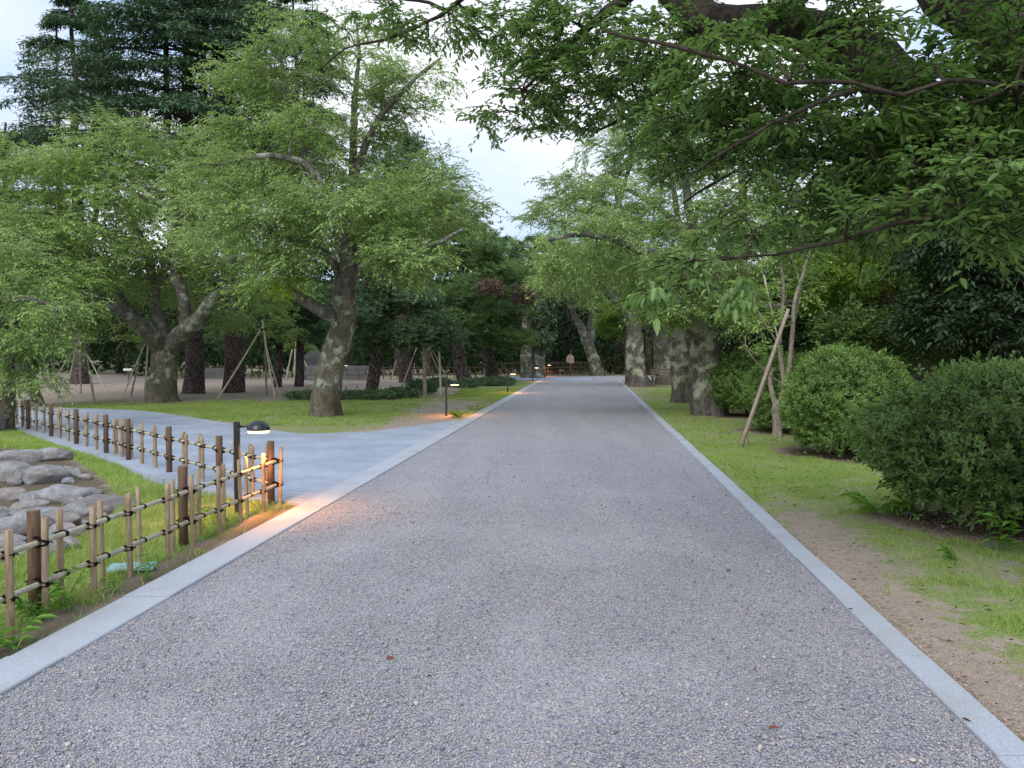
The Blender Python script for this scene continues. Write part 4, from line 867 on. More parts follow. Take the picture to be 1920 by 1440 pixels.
# dark trunks of the wood
for k, (px, d) in enumerate(((60, 52), (130, 56), (225, 54), (655, 56), (745, 58), (800, 57), (1040, 64), (1068, 66), (1160, 62), (1215, 60))):
    b = P(px, 664, d); e = empty('bare_tree', (b[0], b[1], 0), ['dark trunk in the wood at the far left', 'dark trunk in the wood behind the left propped saplings', 'dark trunk in the wood behind the small white sign', 'dark trunk in the wood above the stone wall lamp', 'dark trunk in the wood right of the dark pine',
        'dark trunk in the wood behind the young pine', 'dark trunk in the wood left of the wooden notice board', 'dark trunk in the wood right behind the wooden notice board', 'dark trunk in the wood above the bamboo gate', 'dark trunk in the wood behind the third right cherry'][k], 'tree')
    trunk_mesh('trunk', limb([(px, 664 + 1.5 / d * F + 1, 0, .3), (px + 2, 620, 0, .25), (px - 2, 560, 0, .2), (px, 500, 0, .15)], d), BM['cedar'], e, 10, .03, .2)
# added dark backing rise, closes the sky gaps behind the wood
hx = np.linspace(-260, 260, 60); hy = np.concatenate([np.linspace(82, 110, 12), np.linspace(125, 260, 8)]); HX, HY = np.meshgrid(hx, hy)
HZg = np.clip((HY - 82) / 22, 0, 1) ** .6 * (11 + 2.5 * n2(HX, HY, .02, 3, 5)) - .6 + 1.2 * n2(HX, HY, .11, 3, 8)
ii = (np.arange(19)[:, None] * 60 + np.arange(59)[None, :]).ravel()
tag(mesh_obj('dark_backing', np.stack([HX, HY, HZg], -1).reshape(-1, 3), np.stack([ii, ii + 1, ii + 61, ii + 60], 1), plain('dark_backing_rise', (.012, .018, .010), .95, .1, 0, .5, 1.2, 1.), smooth=True), 'added dark rise backing the wood so no sky shows through', 'dark_backing', kind='structure')

# ------------------------------------------------------------------ young tree with props on the right verge
b = G(1457, 818); dY = b[1]
eY = empty('young_tree', (b[0], b[1], 0), 'young pale barked tree with several stems, propped on the right verge before the hedge', 'tree')
YT = limb([(1458, 822, 0, .085), (1457, 790, 0, .075), (1455, 765, 0, .075), (1460, 750, 0, .07)], dY); YT[0, 2] = -.05; trunk_mesh('trunk', YT, BM['sapling'], eY, 18, .012, .25, 6)
YL = [limb([(1456, 765, 0, .05), (1447, 735, 0, .042), (1444, 705, 0, .038), (1452, 690, .05, .01)], dY),
      limb([(1458, 765, 0, .055), (1470, 725, 0, .048), (1462, 650, 0, .04), (1468, 560, .1, .033), (1466, 505, .1, .025), (1450, 430, .1, .012)], dY),
      limb([(1462, 760, 0, .055), (1478, 700, -.1, .045), (1486, 620, -.1, .042), (1490, 565, -.2, .036), (1510, 500, -.2, .026), (1530, 420, -.2, .012)], dY),
      limb([(1462, 650, 0, .02), (1440, 615, -.1, .017), (1415, 570, -.2, .014), (1418, 550, -.2, .008)], dY),
      limb([(1470, 725, 0, .012), (1430, 690, -.1, .010), (1400, 655, -.2, .009), (1398, 630, -.2, .005)], dY),
      limb([(1486, 620, -.1, .018), (1500, 540, 0, .015), (1480, 470, 0, .01)], dY)]
tubes_mesh('limb', [(q[:, :3], q[:, 3]) for q in YL], BM['sapling'], eY, 10, True, .006, 6)
tgY = np.concatenate([rand_in_ell(k, P(x, y, dY), (a_ * dY / F, .5, c_ * dY / F)) for x, y, a_, c_, k in ((1430, 620, 40, 40, 8), (1400, 560, 50, 40, 10), (1500, 450, 60, 50, 14), (1440, 440, 60, 50, 14), (1530, 520, 40, 50, 8))])
pY = grow(YL, tgY, .2); tubes_mesh('branches', pY, BM['sapling'], eY, 4)
p, d, up, ll, ww, ti, tw = sprays(pY, 5200, .08, .25, 7); leaves('crown', p, d, up, ll, ww, ti, LM['cherry'], eY)
def props(label, poles, ties=(), cat='tree support', name='tree_support', mat='pole', group=None, r=.022):
    """poles: (foot px, py), (top px, py, ddepth)"""
    f0 = G(*poles[0][0]); e = empty(name, (f0[0], f0[1], 0), label, cat, group)
    for (fp, tp, *rm) in poles:
        f = G(*fp) - np.array([0, 0, .06]); t = P(tp[0], tp[1], f[1] + tp[2]); rr = rm[0] if rm else r; mt = rm[1] if len(rm) > 1 else mat
        mb = MB(); u = np.linspace(0, 1, 9)[:, None]; bend = np.array([rng.normal() * .02, rng.normal() * .02, 0]) * np.sin(u * PI)
        mb.tube(f * (1 - u) + t * u + bend, np.linspace(rr * 1.1, rr * .85, 9), 10); mb.build('pole', MT[mt], e, True)
    for (x, y, d, s) in ties:
        mb = MB(); c = P(x, y, d)
        for k in range(4):
            a = np.linspace(0, 2 * PI, 13); ring = np.column_stack([np.cos(a) * s, np.sin(a) * s, (k - 1.5) * .012 + .25 * s * np.sin(a + k)]) + c; mb.tube(ring, .006, 5, False)
        mb.build('rope_tie', MT['rope'], e)
    return e
props('brown leaning prop with a crossed stake at its foot, tied to the young tree', [((1387, 836), (1478, 580, .25), .034, 'pole_dark'), ((1405, 832), (1397, 805, 0), .014, 'pole_dark'), ((1500, 800), (1432, 515, -.2), .02, 'pole')],
      [(1466, 645, dY - .12, .07), (1487, 570, dY - .1, .06), (1481, 598, dY - .1, .05)])

# ------------------------------------------------------------------ propped saplings on the left lawn
def sapling(label, base, top, pads, n, r=.035, mat='cherry', bark='sapling', L=.10):
    b = G(*base); e = empty('sapling', (b[0], b[1], 0), label, 'tree', 'saplings propped by poles on the left lawn'); d = b[1]
    T = limb([(base[0], base[1] + 2, 0, r), ((base[0] + top[0]) / 2, (base[1] + top[1]) / 2, 0, r * .8), (top[0], top[1], 0, r * .5)], d)
    tubes_mesh('trunk', [(T[:, :3], T[:, 3])], BM[bark], e, 10, True, .01, 5)
    tg = np.concatenate([rand_in_ell(k, P(x, y, d), (a * d / F, 1., c * d / F)) for x, y, a, c, k in pads]); pp = grow([T], tg, .3)
    tubes_mesh('branches', pp, BM[bark], e, 4); p, dd, up, ll, ww, ti, tw = sprays(pp, n, L); leaves('crown', p, dd, up, ll, ww, ti, LM[mat], e)
sapling('thin sapling inside the far left tripod of props', (152, 738), (148, 600), [(148, 600, 40, 40, 12), (120, 640, 20, 30, 4)], 2200)
sapling('curved bare stemmed sapling in front of the far left props', (178, 757), (158, 640), [(150, 600, 30, 30, 10)], 1200)
sapling('thin sapling beside the vee forked cherry, between two props', (245, 742), (272, 630), [(265, 620, 30, 30, 10)], 1500)
sapling('thin sapling inside the tripod between second cedar trunk and leaning cherry', (500, 742), (495, 590), [(495, 590, 50, 40, 16), (520, 620, 25, 20, 5)], 3200)
sapling('thin sapling inside the farther tripod just left of the leaning cherry', (559, 722), (556, 640), [(556, 630, 30, 26, 10)], 1600, L=.13)
props('far left tripod of grey props round a thin sapling', [((98, 716), (145, 645, 1)), ((122, 742), (146, 640, -.5)), ((204, 740), (162, 662, 1)), ((88, 720), (88, 668, 0), .03)], [(146, 652, G(122, 742)[1] + .3, .08)], group='pole props for saplings', r=.022)
props('pair of props left of the vee forked cherry, one nearly upright and pale', [((229, 744), (272, 645, 0)), ((269, 752), (278, 640, 0), .03)], group='pole props for saplings', r=.022)
props('tripod of pale props between the second cedar trunk and the leaning cherry', [((406, 748), (492, 612, .4), .03), ((517, 747), (492, 600, 0), .03), ((527, 741), (497, 640, 1))], [(493, 618, 27.5, .09)], group='pole props for saplings', r=.024)
props('farther thin props just left of the leaning cherry trunk', [((536, 712), (548, 655, 0)), ((553, 718), (555, 640, 0), .05), ((560, 719), (558, 645, 0), .04), ((588, 712), (562, 658, 0))], group='pole props for saplings', r=.045)
props('light props holding up the young pine, one green with rope tie', [((748, 735), (781, 652, .5)), ((833, 715), (803, 650, -4), .035), ((827, 744), (823, 650, -.2), .04), ((840, 712), (806, 648, -4)), ((816, 716), (790, 660, -4)), ((733, 712), (743, 676, 0)), ((777, 716), (777, 680, 0))], [(773, 668, G(748, 735)[1] + .3, .1)], group='pole props for saplings', r=.024)
props('single grey prop post standing by the pine with drooping pads', [((911, 712), (910, 655, 0))], group='pole props for saplings', r=.1)

# ------------------------------------------------------------------ bamboo fences
def cane(mb_c, top, r, node0, mb=None):
    """bamboo: bulged nodes and a hollow cut end"""
    h = top; zs = [-.06]; rs = [r]; z = node0
    while z < h - .02:
        zs += [z - .012, z - .004, z, z + .004, z + .012]; rs += [r * .985, r * 1.07, r * .97, r * 1.06, r * .985]; z += random.uniform(.15, .2)
    zs.append(h); rs.append(r * .97)
    pts = np.column_stack([np.zeros(len(zs)), np.zeros(len(zs)), zs]); V, Q = tube(pts, np.array(rs), 12)
    n = len(V); inner = V[-12:] * np.array([.72, .72, 1]); low = inner - np.array([0, 0, .03])
    V = np.vstack([V, inner, low]); Fc = Q.tolist()
    for i in range(12):
        j = (i + 1) % 12; Fc.append([n - 12 + i, n - 12 + j, n + j, n + i]); Fc.append([n + i, n + j, n + 12 + j, n + 12 + i])
    Fc.append([n + 12 + i for i in range(12)])
    return V, Fc
def lean_tf(V, base, lean):
    W = V.copy(); W[:, 0] += lean[0] * V[:, 2]; W[:, 1] += lean[1] * V[:, 2]; return W + np.array([base[0], base[1], 0])
def rope_tie(e, part, c, axis_, nrm, rr, rp, bow=True):
    """black rope wound crosswise round picket (radius rp) and rail (radius rr) with two loose ends; nrm points from rail to picket"""
    mb = MB(); ax = np.array(axis_); nr = np.array(nrm); z = np.array([0, 0, 1.]); mid = c + nr * rp * .98; an = rr + rp + .003; at_ = max(rr, rp) * 1.12
    for s in (1, -1):
        t1 = unit(ax + s * z)
        for k in (-.5, .5):
            a = np.linspace(0, 2 * PI, 17)
            loop = mid + (np.sign(np.cos(a)) * np.abs(np.cos(a)) ** .8)[:, None] * t1 * at_ + np.sin(a)[:, None] * nr * an + k * .008 * unit(z - s * ax)
            mb.tube(loop, .0042, 5, False)
    if bow:
        f = mid + nr * (an + .002)
        for s in (1, -1):
            q = np.array([f, f + ax * s * .018 + z * .006 + nr * .004, f + ax * s * .036 + z * (-.010 if s > 0 else .008)]); mb.tube(q, np.array([.005, .004, .003]), 5)
    mb.build('rope_tie', MT['rope'], part)
def rail(e, a, b, r):
    n = max(2, int(np.linalg.norm(b - a) / .2)); pts = []; rs = []
    for i in range(n):
        p = a + (b - a) * (i + .5) / n; dv = unit(b - a); pts += [p - dv * .010, p, p + dv * .010]; rs += [r, r * 1.06, r]
    pts = [a] + pts + [b]; rs = [r] + rs + [r * .95]
    mb = MB(); mb.tube(np.array(pts), np.array(rs), 12); return mb.build('rail', MT['bamboo_rail'], e, True)
def fence(label, A, dirv, items, s0, s1, ext=0.0, r=.0165, h1=.42, h2=.18, pathside=1, midties=True, detail=True, pk=None):
    """items: (s, kind, side, height) kind P post or B bamboo; side +1 is towards the gravel"""
    dirv = np.array([dirv[0], dirv[1], 0.]); nrm = np.array([dirv[1], -dirv[0], 0.]) * pathside
    e = empty('bamboo_fence', (A[0], A[1], 0), label, 'fence', 'low tied bamboo fences by the path fork')
    for h in (h1, h2): rail(e, A + dirv * s0 + np.array([0, 0, h]), A + dirv * s1 + np.array([0, 0, h]), r)
    for (s, kind, side, hh) in items:
        c = A + dirv * s
        if kind == 'P':
            rr = .036; base = c + nrm * side * (rr + r)
            zs = np.array([-.06, hh - .006, hh]); pts = np.column_stack([np.full(3, base[0]), np.full(3, base[1]), zs])
            mb = MB(); mb.tube(pts, np.array([rr, rr, rr - .005]), 16); o = mb.build('post', MT['post'], e, True)
            o.data.materials.append(MT['post_top']); o.data.polygons[len(o.data.polygons) - 1].material_index = 1
            o.data.polygons[len(o.data.polygons) - 1].use_smooth = False
            tr = rr
        else:
            tr = (.0185 if pk is None else pk) * random.uniform(.88, 1.15); base = c + nrm * side * (tr + r) * .97
            V, Fc = cane(None, hh, tr, random.uniform(.05, .15)); a_ = random.random() * PI
            V = lean_tf(V, base, (random.gauss(0, .012), random.gauss(0, .012))); o = mesh_obj('picket', V, Fc, MT['bamboo'], e, True)
        if detail:
            for h in (h1, h2): rope_tie(e, o, c + np.array([0, 0, h]), dirv, nrm * side, r, tr, bow=True)
    return e
fd = (FB - FA); flen = np.linalg.norm(fd); fdir = fd / flen
def s_at(px, off=0.0):   # distance along the fence line (shifted sideways by off) at photo column px
    r0 = ray(px, 800); kk = r0[0] / r0[1]; ax_, ay_ = FA[0] + fdir[1] * off, FA[1] - fdir[0] * off
    return (kk * ay_ - ax_) / (fdir[0] - kk * fdir[1])
FI = [(12, 'B', 1, .555), (59, 'P', -1, .60), (79, 'B', 1, .56), (107, 'B', -1, .56), (170, 'B', 1, .55), (186, 'B', -1, .55), (240, 'B', 1, .56), (257, 'B', -1, .56), (311, 'B', 1, .55), (320, 'B', -1, .55), (341, 'P', -1, .61), (359, 'B', 1, .55), (370, 'B', -1, .55),
      (409, 'B', 1, .55), (417, 'B', -1, .55), (451, 'B', 1, .55), (461, 'B', -1, .55), (493, 'B', 1, .55), (507, 'P', -1, .62), (524, 'B', 1, .56)]
items = [(s_at(px, sd_ * (.037 if k == 'B' else .053)), k, sd_, h * random.uniform(.985, 1.015)) for px, k, sd_, h in FI] + [(s_at(12) - .45, 'B', -1, .55), (s_at(12) - .9, 'B', 1, .55)]
fence('near wing of tied bamboo fence running beside the wide kerb', FA, fdir, items, -1.6, s_at(524) + .07)
nb = []; cdist = np.linalg.norm(BA - CORN); BS = CORN + np.array([-.04, .03, 0])
bdir = (BB - BS) / np.linalg.norm(BB - BS); bl_ = np.linalg.norm(BB - BS)
post_s = [np.dot(G(*p) - BS, bdir) for p in ((386, 917), (289, 888), (217, 864), (164, 852), (117, 834), (79, 819), (47, 805), (22, 794))]
prev = 0.0
for q in post_s:
    n = 5 if q - prev > 1.05 else 4
    for j in range(1, n + 1):
        nb.append((prev + (q - prev) * j / (n + 1), 'B', 1 if j % 2 else -1, .54 * random.uniform(.97, 1.03)))
    nb.append((q, 'P', -1, .585)); prev = q
fence('far wing of tied bamboo fence running back beside the paved side path', BS, bdir, nb, .02, bl_ + .1, r=.0165, pathside=1, pk=.0225)

# ------------------------------------------------------------------ lamps
def lamp(base, label, power=9.0, yaw=0.0, first=True, height=.86):
    b = G(*base); e = empty('path_lamp', (b[0], b[1], 0), label, 'lamp', 'low bollard lamps with domed shades')
    H = height; mb = MB(); mb.box((b[0], b[1], H / 2 - .03), (.05, .05, H + .06), yaw, .004); mb.build('pole', MT['metal'], e)
    c, s = math.cos(yaw), math.sin(yaw); ax = np.array([c, s, 0]); p0 = np.array([b[0], b[1], H - .045])
    mb = MB(); mb.tube(np.array([p0 + ax * .02, p0 + ax * .09, p0 + ax * .12]), .011, 10); mb.tube(np.array([p0 + ax * .025, p0 + ax * .035]), .017, 12); mb.build('arm', MT['metal'], e, True)
    cc = p0 + ax * .205 + np.array([0, 0, -.02])
    prof = [(.0, .078), (.03, .075), (.058, .064), (.082, .045), (.098, .022), (.106, .0), (.107, -.014), (.103, -.016), (.101, -.004), (.090, .02), (.05, .05), (0, .058)]
    n = 28; V = []; Fc = []
    for r_, z_ in prof:
        for k in range(n): V.append(cc + np.array([r_ * math.cos(2*PI*k/n), r_ * math.sin(2*PI*k/n), z_]))
    for j in range(len(prof) - 1):
        for k in range(n): Fc.append([j*n+k, j*n+(k+1) % n, (j+1)*n+(k+1) % n, (j+1)*n+k][::-1])
    mesh_obj('shade', np.array(V), Fc, MT['metal'], e, True)
    V = []
    for r_, z_ in ((.0985, -.006), (.099, -.030), (.092, -.038), (.0001, -.044)):
        for k in range(n): V.append(cc + np.array([r_ * math.cos(2*PI*k/n), r_ * math.sin(2*PI*k/n), z_]))
    Fc = []
    for j in range(3):
        for k in range(n): Fc.append([j*n+k, j*n+(k+1) % n, (j+1)*n+(k+1) % n, (j+1)*n+k][::-1])
    mesh_obj('lens', np.array(V), Fc, MT['lens'], e, True)
    li = bpy.data.lights.new('lamp_glow', 'SPOT'); li.energy = power; li.color = (1, .36, .07); li.spot_size = math.radians(150); li.spot_blend = .6; li.shadow_soft_size = .05
    lo = bpy.data.objects.new('lamp_glow', li); COL.objects.link(lo); lo.parent = e; lo.location = tuple(cc + np.array([0, 0, -.06]) - np.array([b[0], b[1], 0]))
    return e
lamp((446, 960), 'nearest lit bollard lamp, standing behind the bamboo fence corner', 85, height=.86)
lamp((837, 779), 'second lit bollard lamp, on bare soil beside a bright green weed', 60, height=.84)
lamp((952, 737), 'third lit bollard lamp, on the verge before the tall pine', 60, height=.82)
lamp((999, 715.5), 'fourth lit bollard lamp, below the ivy wrapped trunks', 60, height=.84)
lamp((1024, 706.5), 'farthest lit bollard lamp, past the end of the left kerb', 60, height=.86)
lamp((655, 711), 'lone lit bollard lamp far off beside the low stone wall', 60, yaw=PI, height=.9)

# ------------------------------------------------------------------ boulders of the dry stream
def rock(px, py, w, h, label, sq=.75, seed=0, z=None, sub=4):
    import bmesh
    bm = bmesh.new(); bmesh.ops.create_icosphere(bm, subdivisions=sub, radius=1); V = np.array([v.co[:] for v in bm.verts]); Fc = [[v.index for v in f.verts] for f in bm.faces]; bm.free()
    c = G(px, py); d = c[1]; W = w * d / F / 2; H = h * d / F
    pw = 1 + .28 * fbm(V * .9 + seed * 3.1, 1, 2, seed) ; V = V * pw[:, None]; V = np.sign(V) * np.abs(V) ** .8
    V = V * (1 + .13 * fbm(V * 2.2 + seed, 1, 4, seed + 9))[:, None]
    for k in range(9):
        nv = unit(rng.normal(size=3)); h_ = rng.uniform(.62, .9); q_ = np.maximum(V @ nv - h_, 0); V = V - (q_ * .85)[:, None] * nv
    V = V * (1 + .035 * fbm(V * 6 + seed, 1, 3, seed + 19))[:, None]
    a = rng.uniform(-.5, .5); V = V * np.array([W, W * sq, H * .62]); V = np.stack([V[:, 0]*math.cos(a)-V[:, 1]*math.sin(a), V[:, 0]*math.sin(a)+V[:, 1]*math.cos(a), V[:, 2]], 1)
    zz = float(gz(np.array([c[0]]), np.array([d]))[0]) + H * .22 if z is None else z
    o = mesh_obj('boulder', V + np.array([c[0], d, zz]), Fc, ROCK, None, True, loc=(c[0], d, zz)); tag(o, label, 'rock', 'boulders of the dry stream bed')
RK = [(28, 862, 90, 30, 'flat brown boulder at the far left of the stream bed'), (95, 858, 70, 26, 'low grey boulder at the far end of the stream bed below the fence'), (20, 890, 80, 38, 'dark boulder at the left edge behind the pale round one'), (82, 890, 76, 36, 'rounded pale topped boulder in the middle of the far group'),
      (125, 884, 44, 24, 'small blue grey boulder right of the pale topped one'), (75, 915, 66, 26, 'pinkish flat boulder in the middle of the bed'), (122, 916, 70, 34, 'brown speckled boulder beside the pink one'), (168, 908, 36, 14, 'small pale slab at the grassy right edge of the bed'), (20, 912, 66, 20, 'long low boulder overhanging the dark gap at left'),
      (60, 930, 60, 22, 'small pale cobble stone in front of the pink boulder'), (6, 938, 40, 18, 'blue grey cobble at the left edge'), (60, 950, 130, 26, 'long narrow boulder lying across the bed'), (180, 935, 120, 30, 'wide flat brown boulder sunk in the grass at right'), (148, 945, 40, 30, 'small squarish whitish boulder on the grass side'),
      (192, 942, 34, 20, 'small green grey boulder half hidden by grass at the fence'), (48, 985, 84, 52, 'large rounded white veined boulder near the fence'), (105, 968, 74, 30, 'grey boulder right of the large white veined one'), (110, 985, 56, 22, 'low pale boulder under the grey one'), (20, 975, 60, 34, 'dark boulder behind the large white veined one at left'),
      (95, 1002, 60, 24, 'bluish boulder behind the near fence pickets'), (128, 998, 40, 20, 'small cracked pale boulder by the fence'), (130, 1020, 40, 26, 'rounded blue grey boulder behind the fence rail'), (10, 1020, 70, 40, 'boulder at the left edge behind the first picket'), (60, 1030, 90, 34, 'pale flat boulder behind the brown post'),
      (-40, 960, 90, 50, 'broad boulder cut by the left edge of the picture')]
for k, (x, y, w_, h_, lab) in enumerate(RK): rock(x, y, w_ * 1.22, h_ * 1.0, lab, .8, k)
rock(-20, 808, 70, 46, 'grey dark stone beside the far fence end at the left edge', .8, 40)

for k in range(34):
    while True:
        px, py = random.uniform(-60, 205), random.uniform(850, 1030); c = G(px, py)
        if inpoly(np.array([c[0]]), np.array([c[1]]), STREAM)[0]: break
    rock(px, py, random.uniform(16, 34), random.uniform(9, 18), 'small grey cobble wedged between the larger boulders of the dry stream', .8, 60 + k, None, 3)
# pale blue cover plate in the grass
b = G(248, 1066); mb = MB(); mb.box((b[0], b[1], .012), (.30, .17, .025), .25, .004); cv = mb.build('cover_plate', MT['cyan'], None, loc=(b[0], b[1], 0))
tag(cv, 'pale blue flat cover lying in the grass behind the near fence wing', 'cover')

# ------------------------------------------------------------------ grass (stuff) and weeds
def scatter(n, x0, x1, y0, y1, maskf):
    X = rng.uniform(x0, x1, n); Y = rng.uniform(y0, y1, n); k = maskf(X, Y) > rng.random(n); return X[k], Y[k]
def blades(name, X, Y, hmin, hmax, w, mat, label, dry=.0):
    n = len(X); z = gz(X, Y) - .004; pos = np.column_stack([X, Y, z])
    cl = np.clip(.5 + .8 * n2(X, Y, 3.1, 3, 12), 0, 1); h = (hmin + (hmax - hmin) * cl * rng.uniform(.3, 1.1, n))
    d = np.column_stack([rng.normal(size=n) * .42, rng.normal(size=n) * .42, np.ones(n)])
    side = unit(np.column_stack([rng.normal(size=n), rng.normal(size=n), np.zeros(n)]))
    w = w * rng.uniform(.7, 1.3, n); dd = unit(d); mid = pos + dd * (h * .5)[:, None]; out = np.column_stack([d[:, 0], d[:, 1], np.zeros(n)]) * (h * .45)[:, None]
    tip = pos + dd * h[:, None] + out
    V = np.stack([pos - side * w[:, None] / 2, pos + side * w[:, None] / 2, mid + side * w[:, None] * .35, tip, mid - side * w[:, None] * .35], 1).reshape(-1, 3)
    b = np.arange(n)[:, None] * 5; Q = np.concatenate([b + np.array([0, 1, 2, 4]), b + np.array([4, 2, 3, 3])], 1).reshape(-1, 4)
    tint = np.clip(.42 + .55 * n2(X, Y, 1.1, 3, 40) + rng.normal(size=n) * .16, 0, 1)
    Fc = np.concatenate([b + np.array([0, 1, 2, 4])]); 
    me_q = Fc; 
    V2 = V; tri = b + np.array([4, 2, 3])
    # triangles as degenerate-free separate faces
    me = bpy.data.meshes.new(name); me.vertices.add(len(V2)); me.vertices.foreach_set('co', V2.astype(np.float32).ravel())
    loops = np.concatenate([me_q, tri], 1).astype(np.int32).ravel(); me.loops.add(len(loops)); me.loops.foreach_set('vertex_index', loops)
    st = np.stack([np.arange(n) * 7, np.arange(n) * 7 + 4], 1).astype(np.int32).ravel(); me.polygons.add(2 * n); me.polygons.foreach_set('loop_start', st); me.update(calc_edges=True)
    at = me.attributes.new('tint', 'FLOAT', 'POINT'); at.data.foreach_set('value', np.repeat(tint, 5).astype(np.float32)); me.materials.append(LM[mat])
    o = bpy.data.objects.new(name, me); COL.objects.link(o); tag(o, label, 'grass', kind='stuff')
def gm(th, pw=1.5, noise_amp=.75, sc=5.0):
    def f(X, Y):
        g, l = masks(X, Y); return np.clip((g + noise_amp * n2(X, Y, sc, 3, 71) - th) / (1 - th), 0, 1) ** pw
    return f
X, Y = scatter(420000, .5, 8, 2.8, 14, lambda X, Y: gm(.42)(X, Y) * (X > rx(Y) + KR + .01) * np.clip(1.5 - Y / 14, .3, 1)); blades('grass', X, Y, .02, .085, .006, 'grass', 'short patchy green grass on the near right verge')
X, Y = scatter(170000, 0, 9, 14, 36, lambda X, Y: gm(.4)(X, Y) * (X > rx(Y) + KR + .01)); blades('grass', X, Y, .03, .075, .012, 'grass', 'short grass on the far right verge under the cherries')
X, Y = scatter(330000, -9, -1.5, 3, 14, lambda X, Y: gm(.42)(X, Y) * (X < lx(Y) - KL - .03) * ~inpoly(X, Y, PAVING)); blades('grass', X, Y, .03, .13, .0075, 'grass', 'lush grass around the fences and the dry stream')
X, Y = scatter(60000, -9, -1.5, 3, 14, lambda X, Y: gm(.5)(X, Y) * (X < lx(Y) - KL - .1) * (n2(X, Y, .7, 2, 90) > .0) * ~inpoly(X, Y, PAVING)); blades('grass', X, Y, .08, .19, .004, 'grass_dry', 'taller pale seeding grass inside the fenced plot')
X, Y = scatter(60000, -13, -6, 10, 18, lambda X, Y: gm(.4)(X, Y) * ~inpoly(X, Y, PAVING) * (np.dot(np.stack([X - BS[0], Y - BS[1]], -1), np.array([bdir[1], -bdir[0]])) < 0)); blades('grass', X, Y, .03, .1, .011, 'grass', 'grass behind the far fence wing')
X, Y = scatter(420000, -13, .5, 17.5, 36, lambda X, Y: gm(.45)(X, Y) * (X < lx(Y) - KL - .05) * inpoly(X, Y, LAWN)); blades('grass', X, Y, .03, .085, .016, 'grass', 'green lawn beyond the paved junction')
X, Y = scatter(90000, -13, .5, 17.5, 36, lambda X, Y: gm(.25)(X, Y) * (X < lx(Y) - KL - .05) * inpoly(X, Y, LAWN) * .6); blades('grass', X, Y, .04, .13, .010, 'grass_dry', 'thin dry seeding grass over the lawn')
def weed(px, py, n, L, label, spread=.1, h=.15, mat='weed', arch=True):
    b = G(px, py); e = empty('weed_plant', (b[0], b[1], 0), label, 'weed'); zb = float(gz(np.array([b[0]]), np.array([b[1]]))[0])
    stems = []; pos = []; d = []
    for k in range(max(3, n // 9)):
        a = rng.random() * 2 * PI; o = np.array([b[0], b[1], zb]) + rng.normal(size=3) * np.array([spread * .3, spread * .3, 0]); t = o + np.array([math.cos(a) * spread, math.sin(a) * spread, h * rng.uniform(.5, 1.1)])
        m = (o + t) / 2 + np.array([0, 0, h * .25]); u = np.linspace(0, 1, 7)[:, None]; c = (1-u)**2*o+2*u*(1-u)*m+u*u*t; stems.append((c, np.linspace(.003, .0015, 7)))
        for j in range(9):
            i = min(6, 1 + j * 6 // 9); pos.append(c[i]); a2 = a + (1 if j % 2 else -1) * rng.uniform(.4, 1.3); d.append([math.cos(a2), math.sin(a2), rng.uniform(-.1, .7)])
    tubes_mesh('stems', stems, LM[mat], e, 4); m = len(pos); bpy.context.view_layer.update()
    leaves('foliage', np.array(pos), np.array(d), np.array([0, 0, 1.]) + rng.normal(size=(m, 3)) * .2, L * rng.uniform(.6, 1.3, m), L * .28 * rng.uniform(.8, 1.3, m), rng.uniform(.2, 1, m), LM[mat], e, True, .5, .2)
for a in [(20, 1215, 50, .10, 'broad leaved weed in the near left corner between fence and kerb', .12, .12), (75, 1160, 90, .065, 'bushy dark green weed under the first brown post of the near fence', .16, .24), (130, 1142, 50, .06, 'feathery weed between the first fence posts', .12, .2),
          (215, 1106, 30, .05, 'low leafy weed at the kerb below the orange brown picket', .12, .12), (272, 1088, 24, .06, 'arching grassy weed right of the orange brown picket', .12, .16), (372, 1000, 80, .05, 'climbing weed twining up the fence by the middle brown post', .07, .42),
          (408, 985, 36, .06, 'small weed at the foot of the picket pair before the lamp', .08, .14), (858, 782, 130, .09, 'bright green weed lit by the second lamp', .16, .17), (1650, 962, 60, .16, 'arching broad bladed weed on the right verge before the nearest shrub', .2, .16),
          (1880, 1030, 60, .10, 'pale upright weed at the foot of the nearest shrub', .1, .4), (1795, 1050, 30, .08, 'tiny weed on the litter below the nearest shrub', .06, .1), (1430, 805, 60, .10, 'weed tuft left of the young tree foot', .2, .2), (1510, 830, 70, .1, 'weed tuft between the young tree and the second shrub', .25, .25)]:
    weed(a[0], a[1], a[2], a[3], a[4], a[5], a[6])

# ------------------------------------------------------------------ loose stones and litter on the gravel
oct_v = np.array([(1,0,0),(-1,0,0),(0,1,0),(0,-1,0),(0,0,1),(0,0,-1)], float)
oct_f = np.array([(0,2,4),(2,1,4),(1,3,4),(3,0,4),(2,0,5),(1,2,5),(3,1,5),(0,3,5)])
n = 150000; U = rng.random(n); Y = 2.4 + 14 * rng.beta(.95, 4.2, n); X = lx(Y) * (1 - U) + rx(Y) * U
sz = .0037 * np.exp(rng.normal(size=n) * .30); big = rng.random(n) < .006; sz = np.where(big, sz * 2.3, sz)
V = oct_v[None] * (1 + rng.uniform(-.3, .3, (n, 6, 1))); V = V * (sz[:, None] * np.column_stack([rng.uniform(.8, 1.5, n), rng.uniform(.7, 1.2, n), rng.uniform(.5, .85, n)]))[:, None, :]
a = rng.random(n) * 2 * PI; ca, sa = np.cos(a)[:, None], np.sin(a)[:, None]; V = np.stack([V[..., 0]*ca - V[..., 1]*sa, V[..., 0]*sa + V[..., 1]*ca, V[..., 2]], -1)
V += np.column_stack([X, Y, path_z(X, Y) + sz * .35 + .001])[:, None, :]
Fq = (np.arange(n)[:, None, None] * 6 + oct_f[None]).reshape(-1, 3)
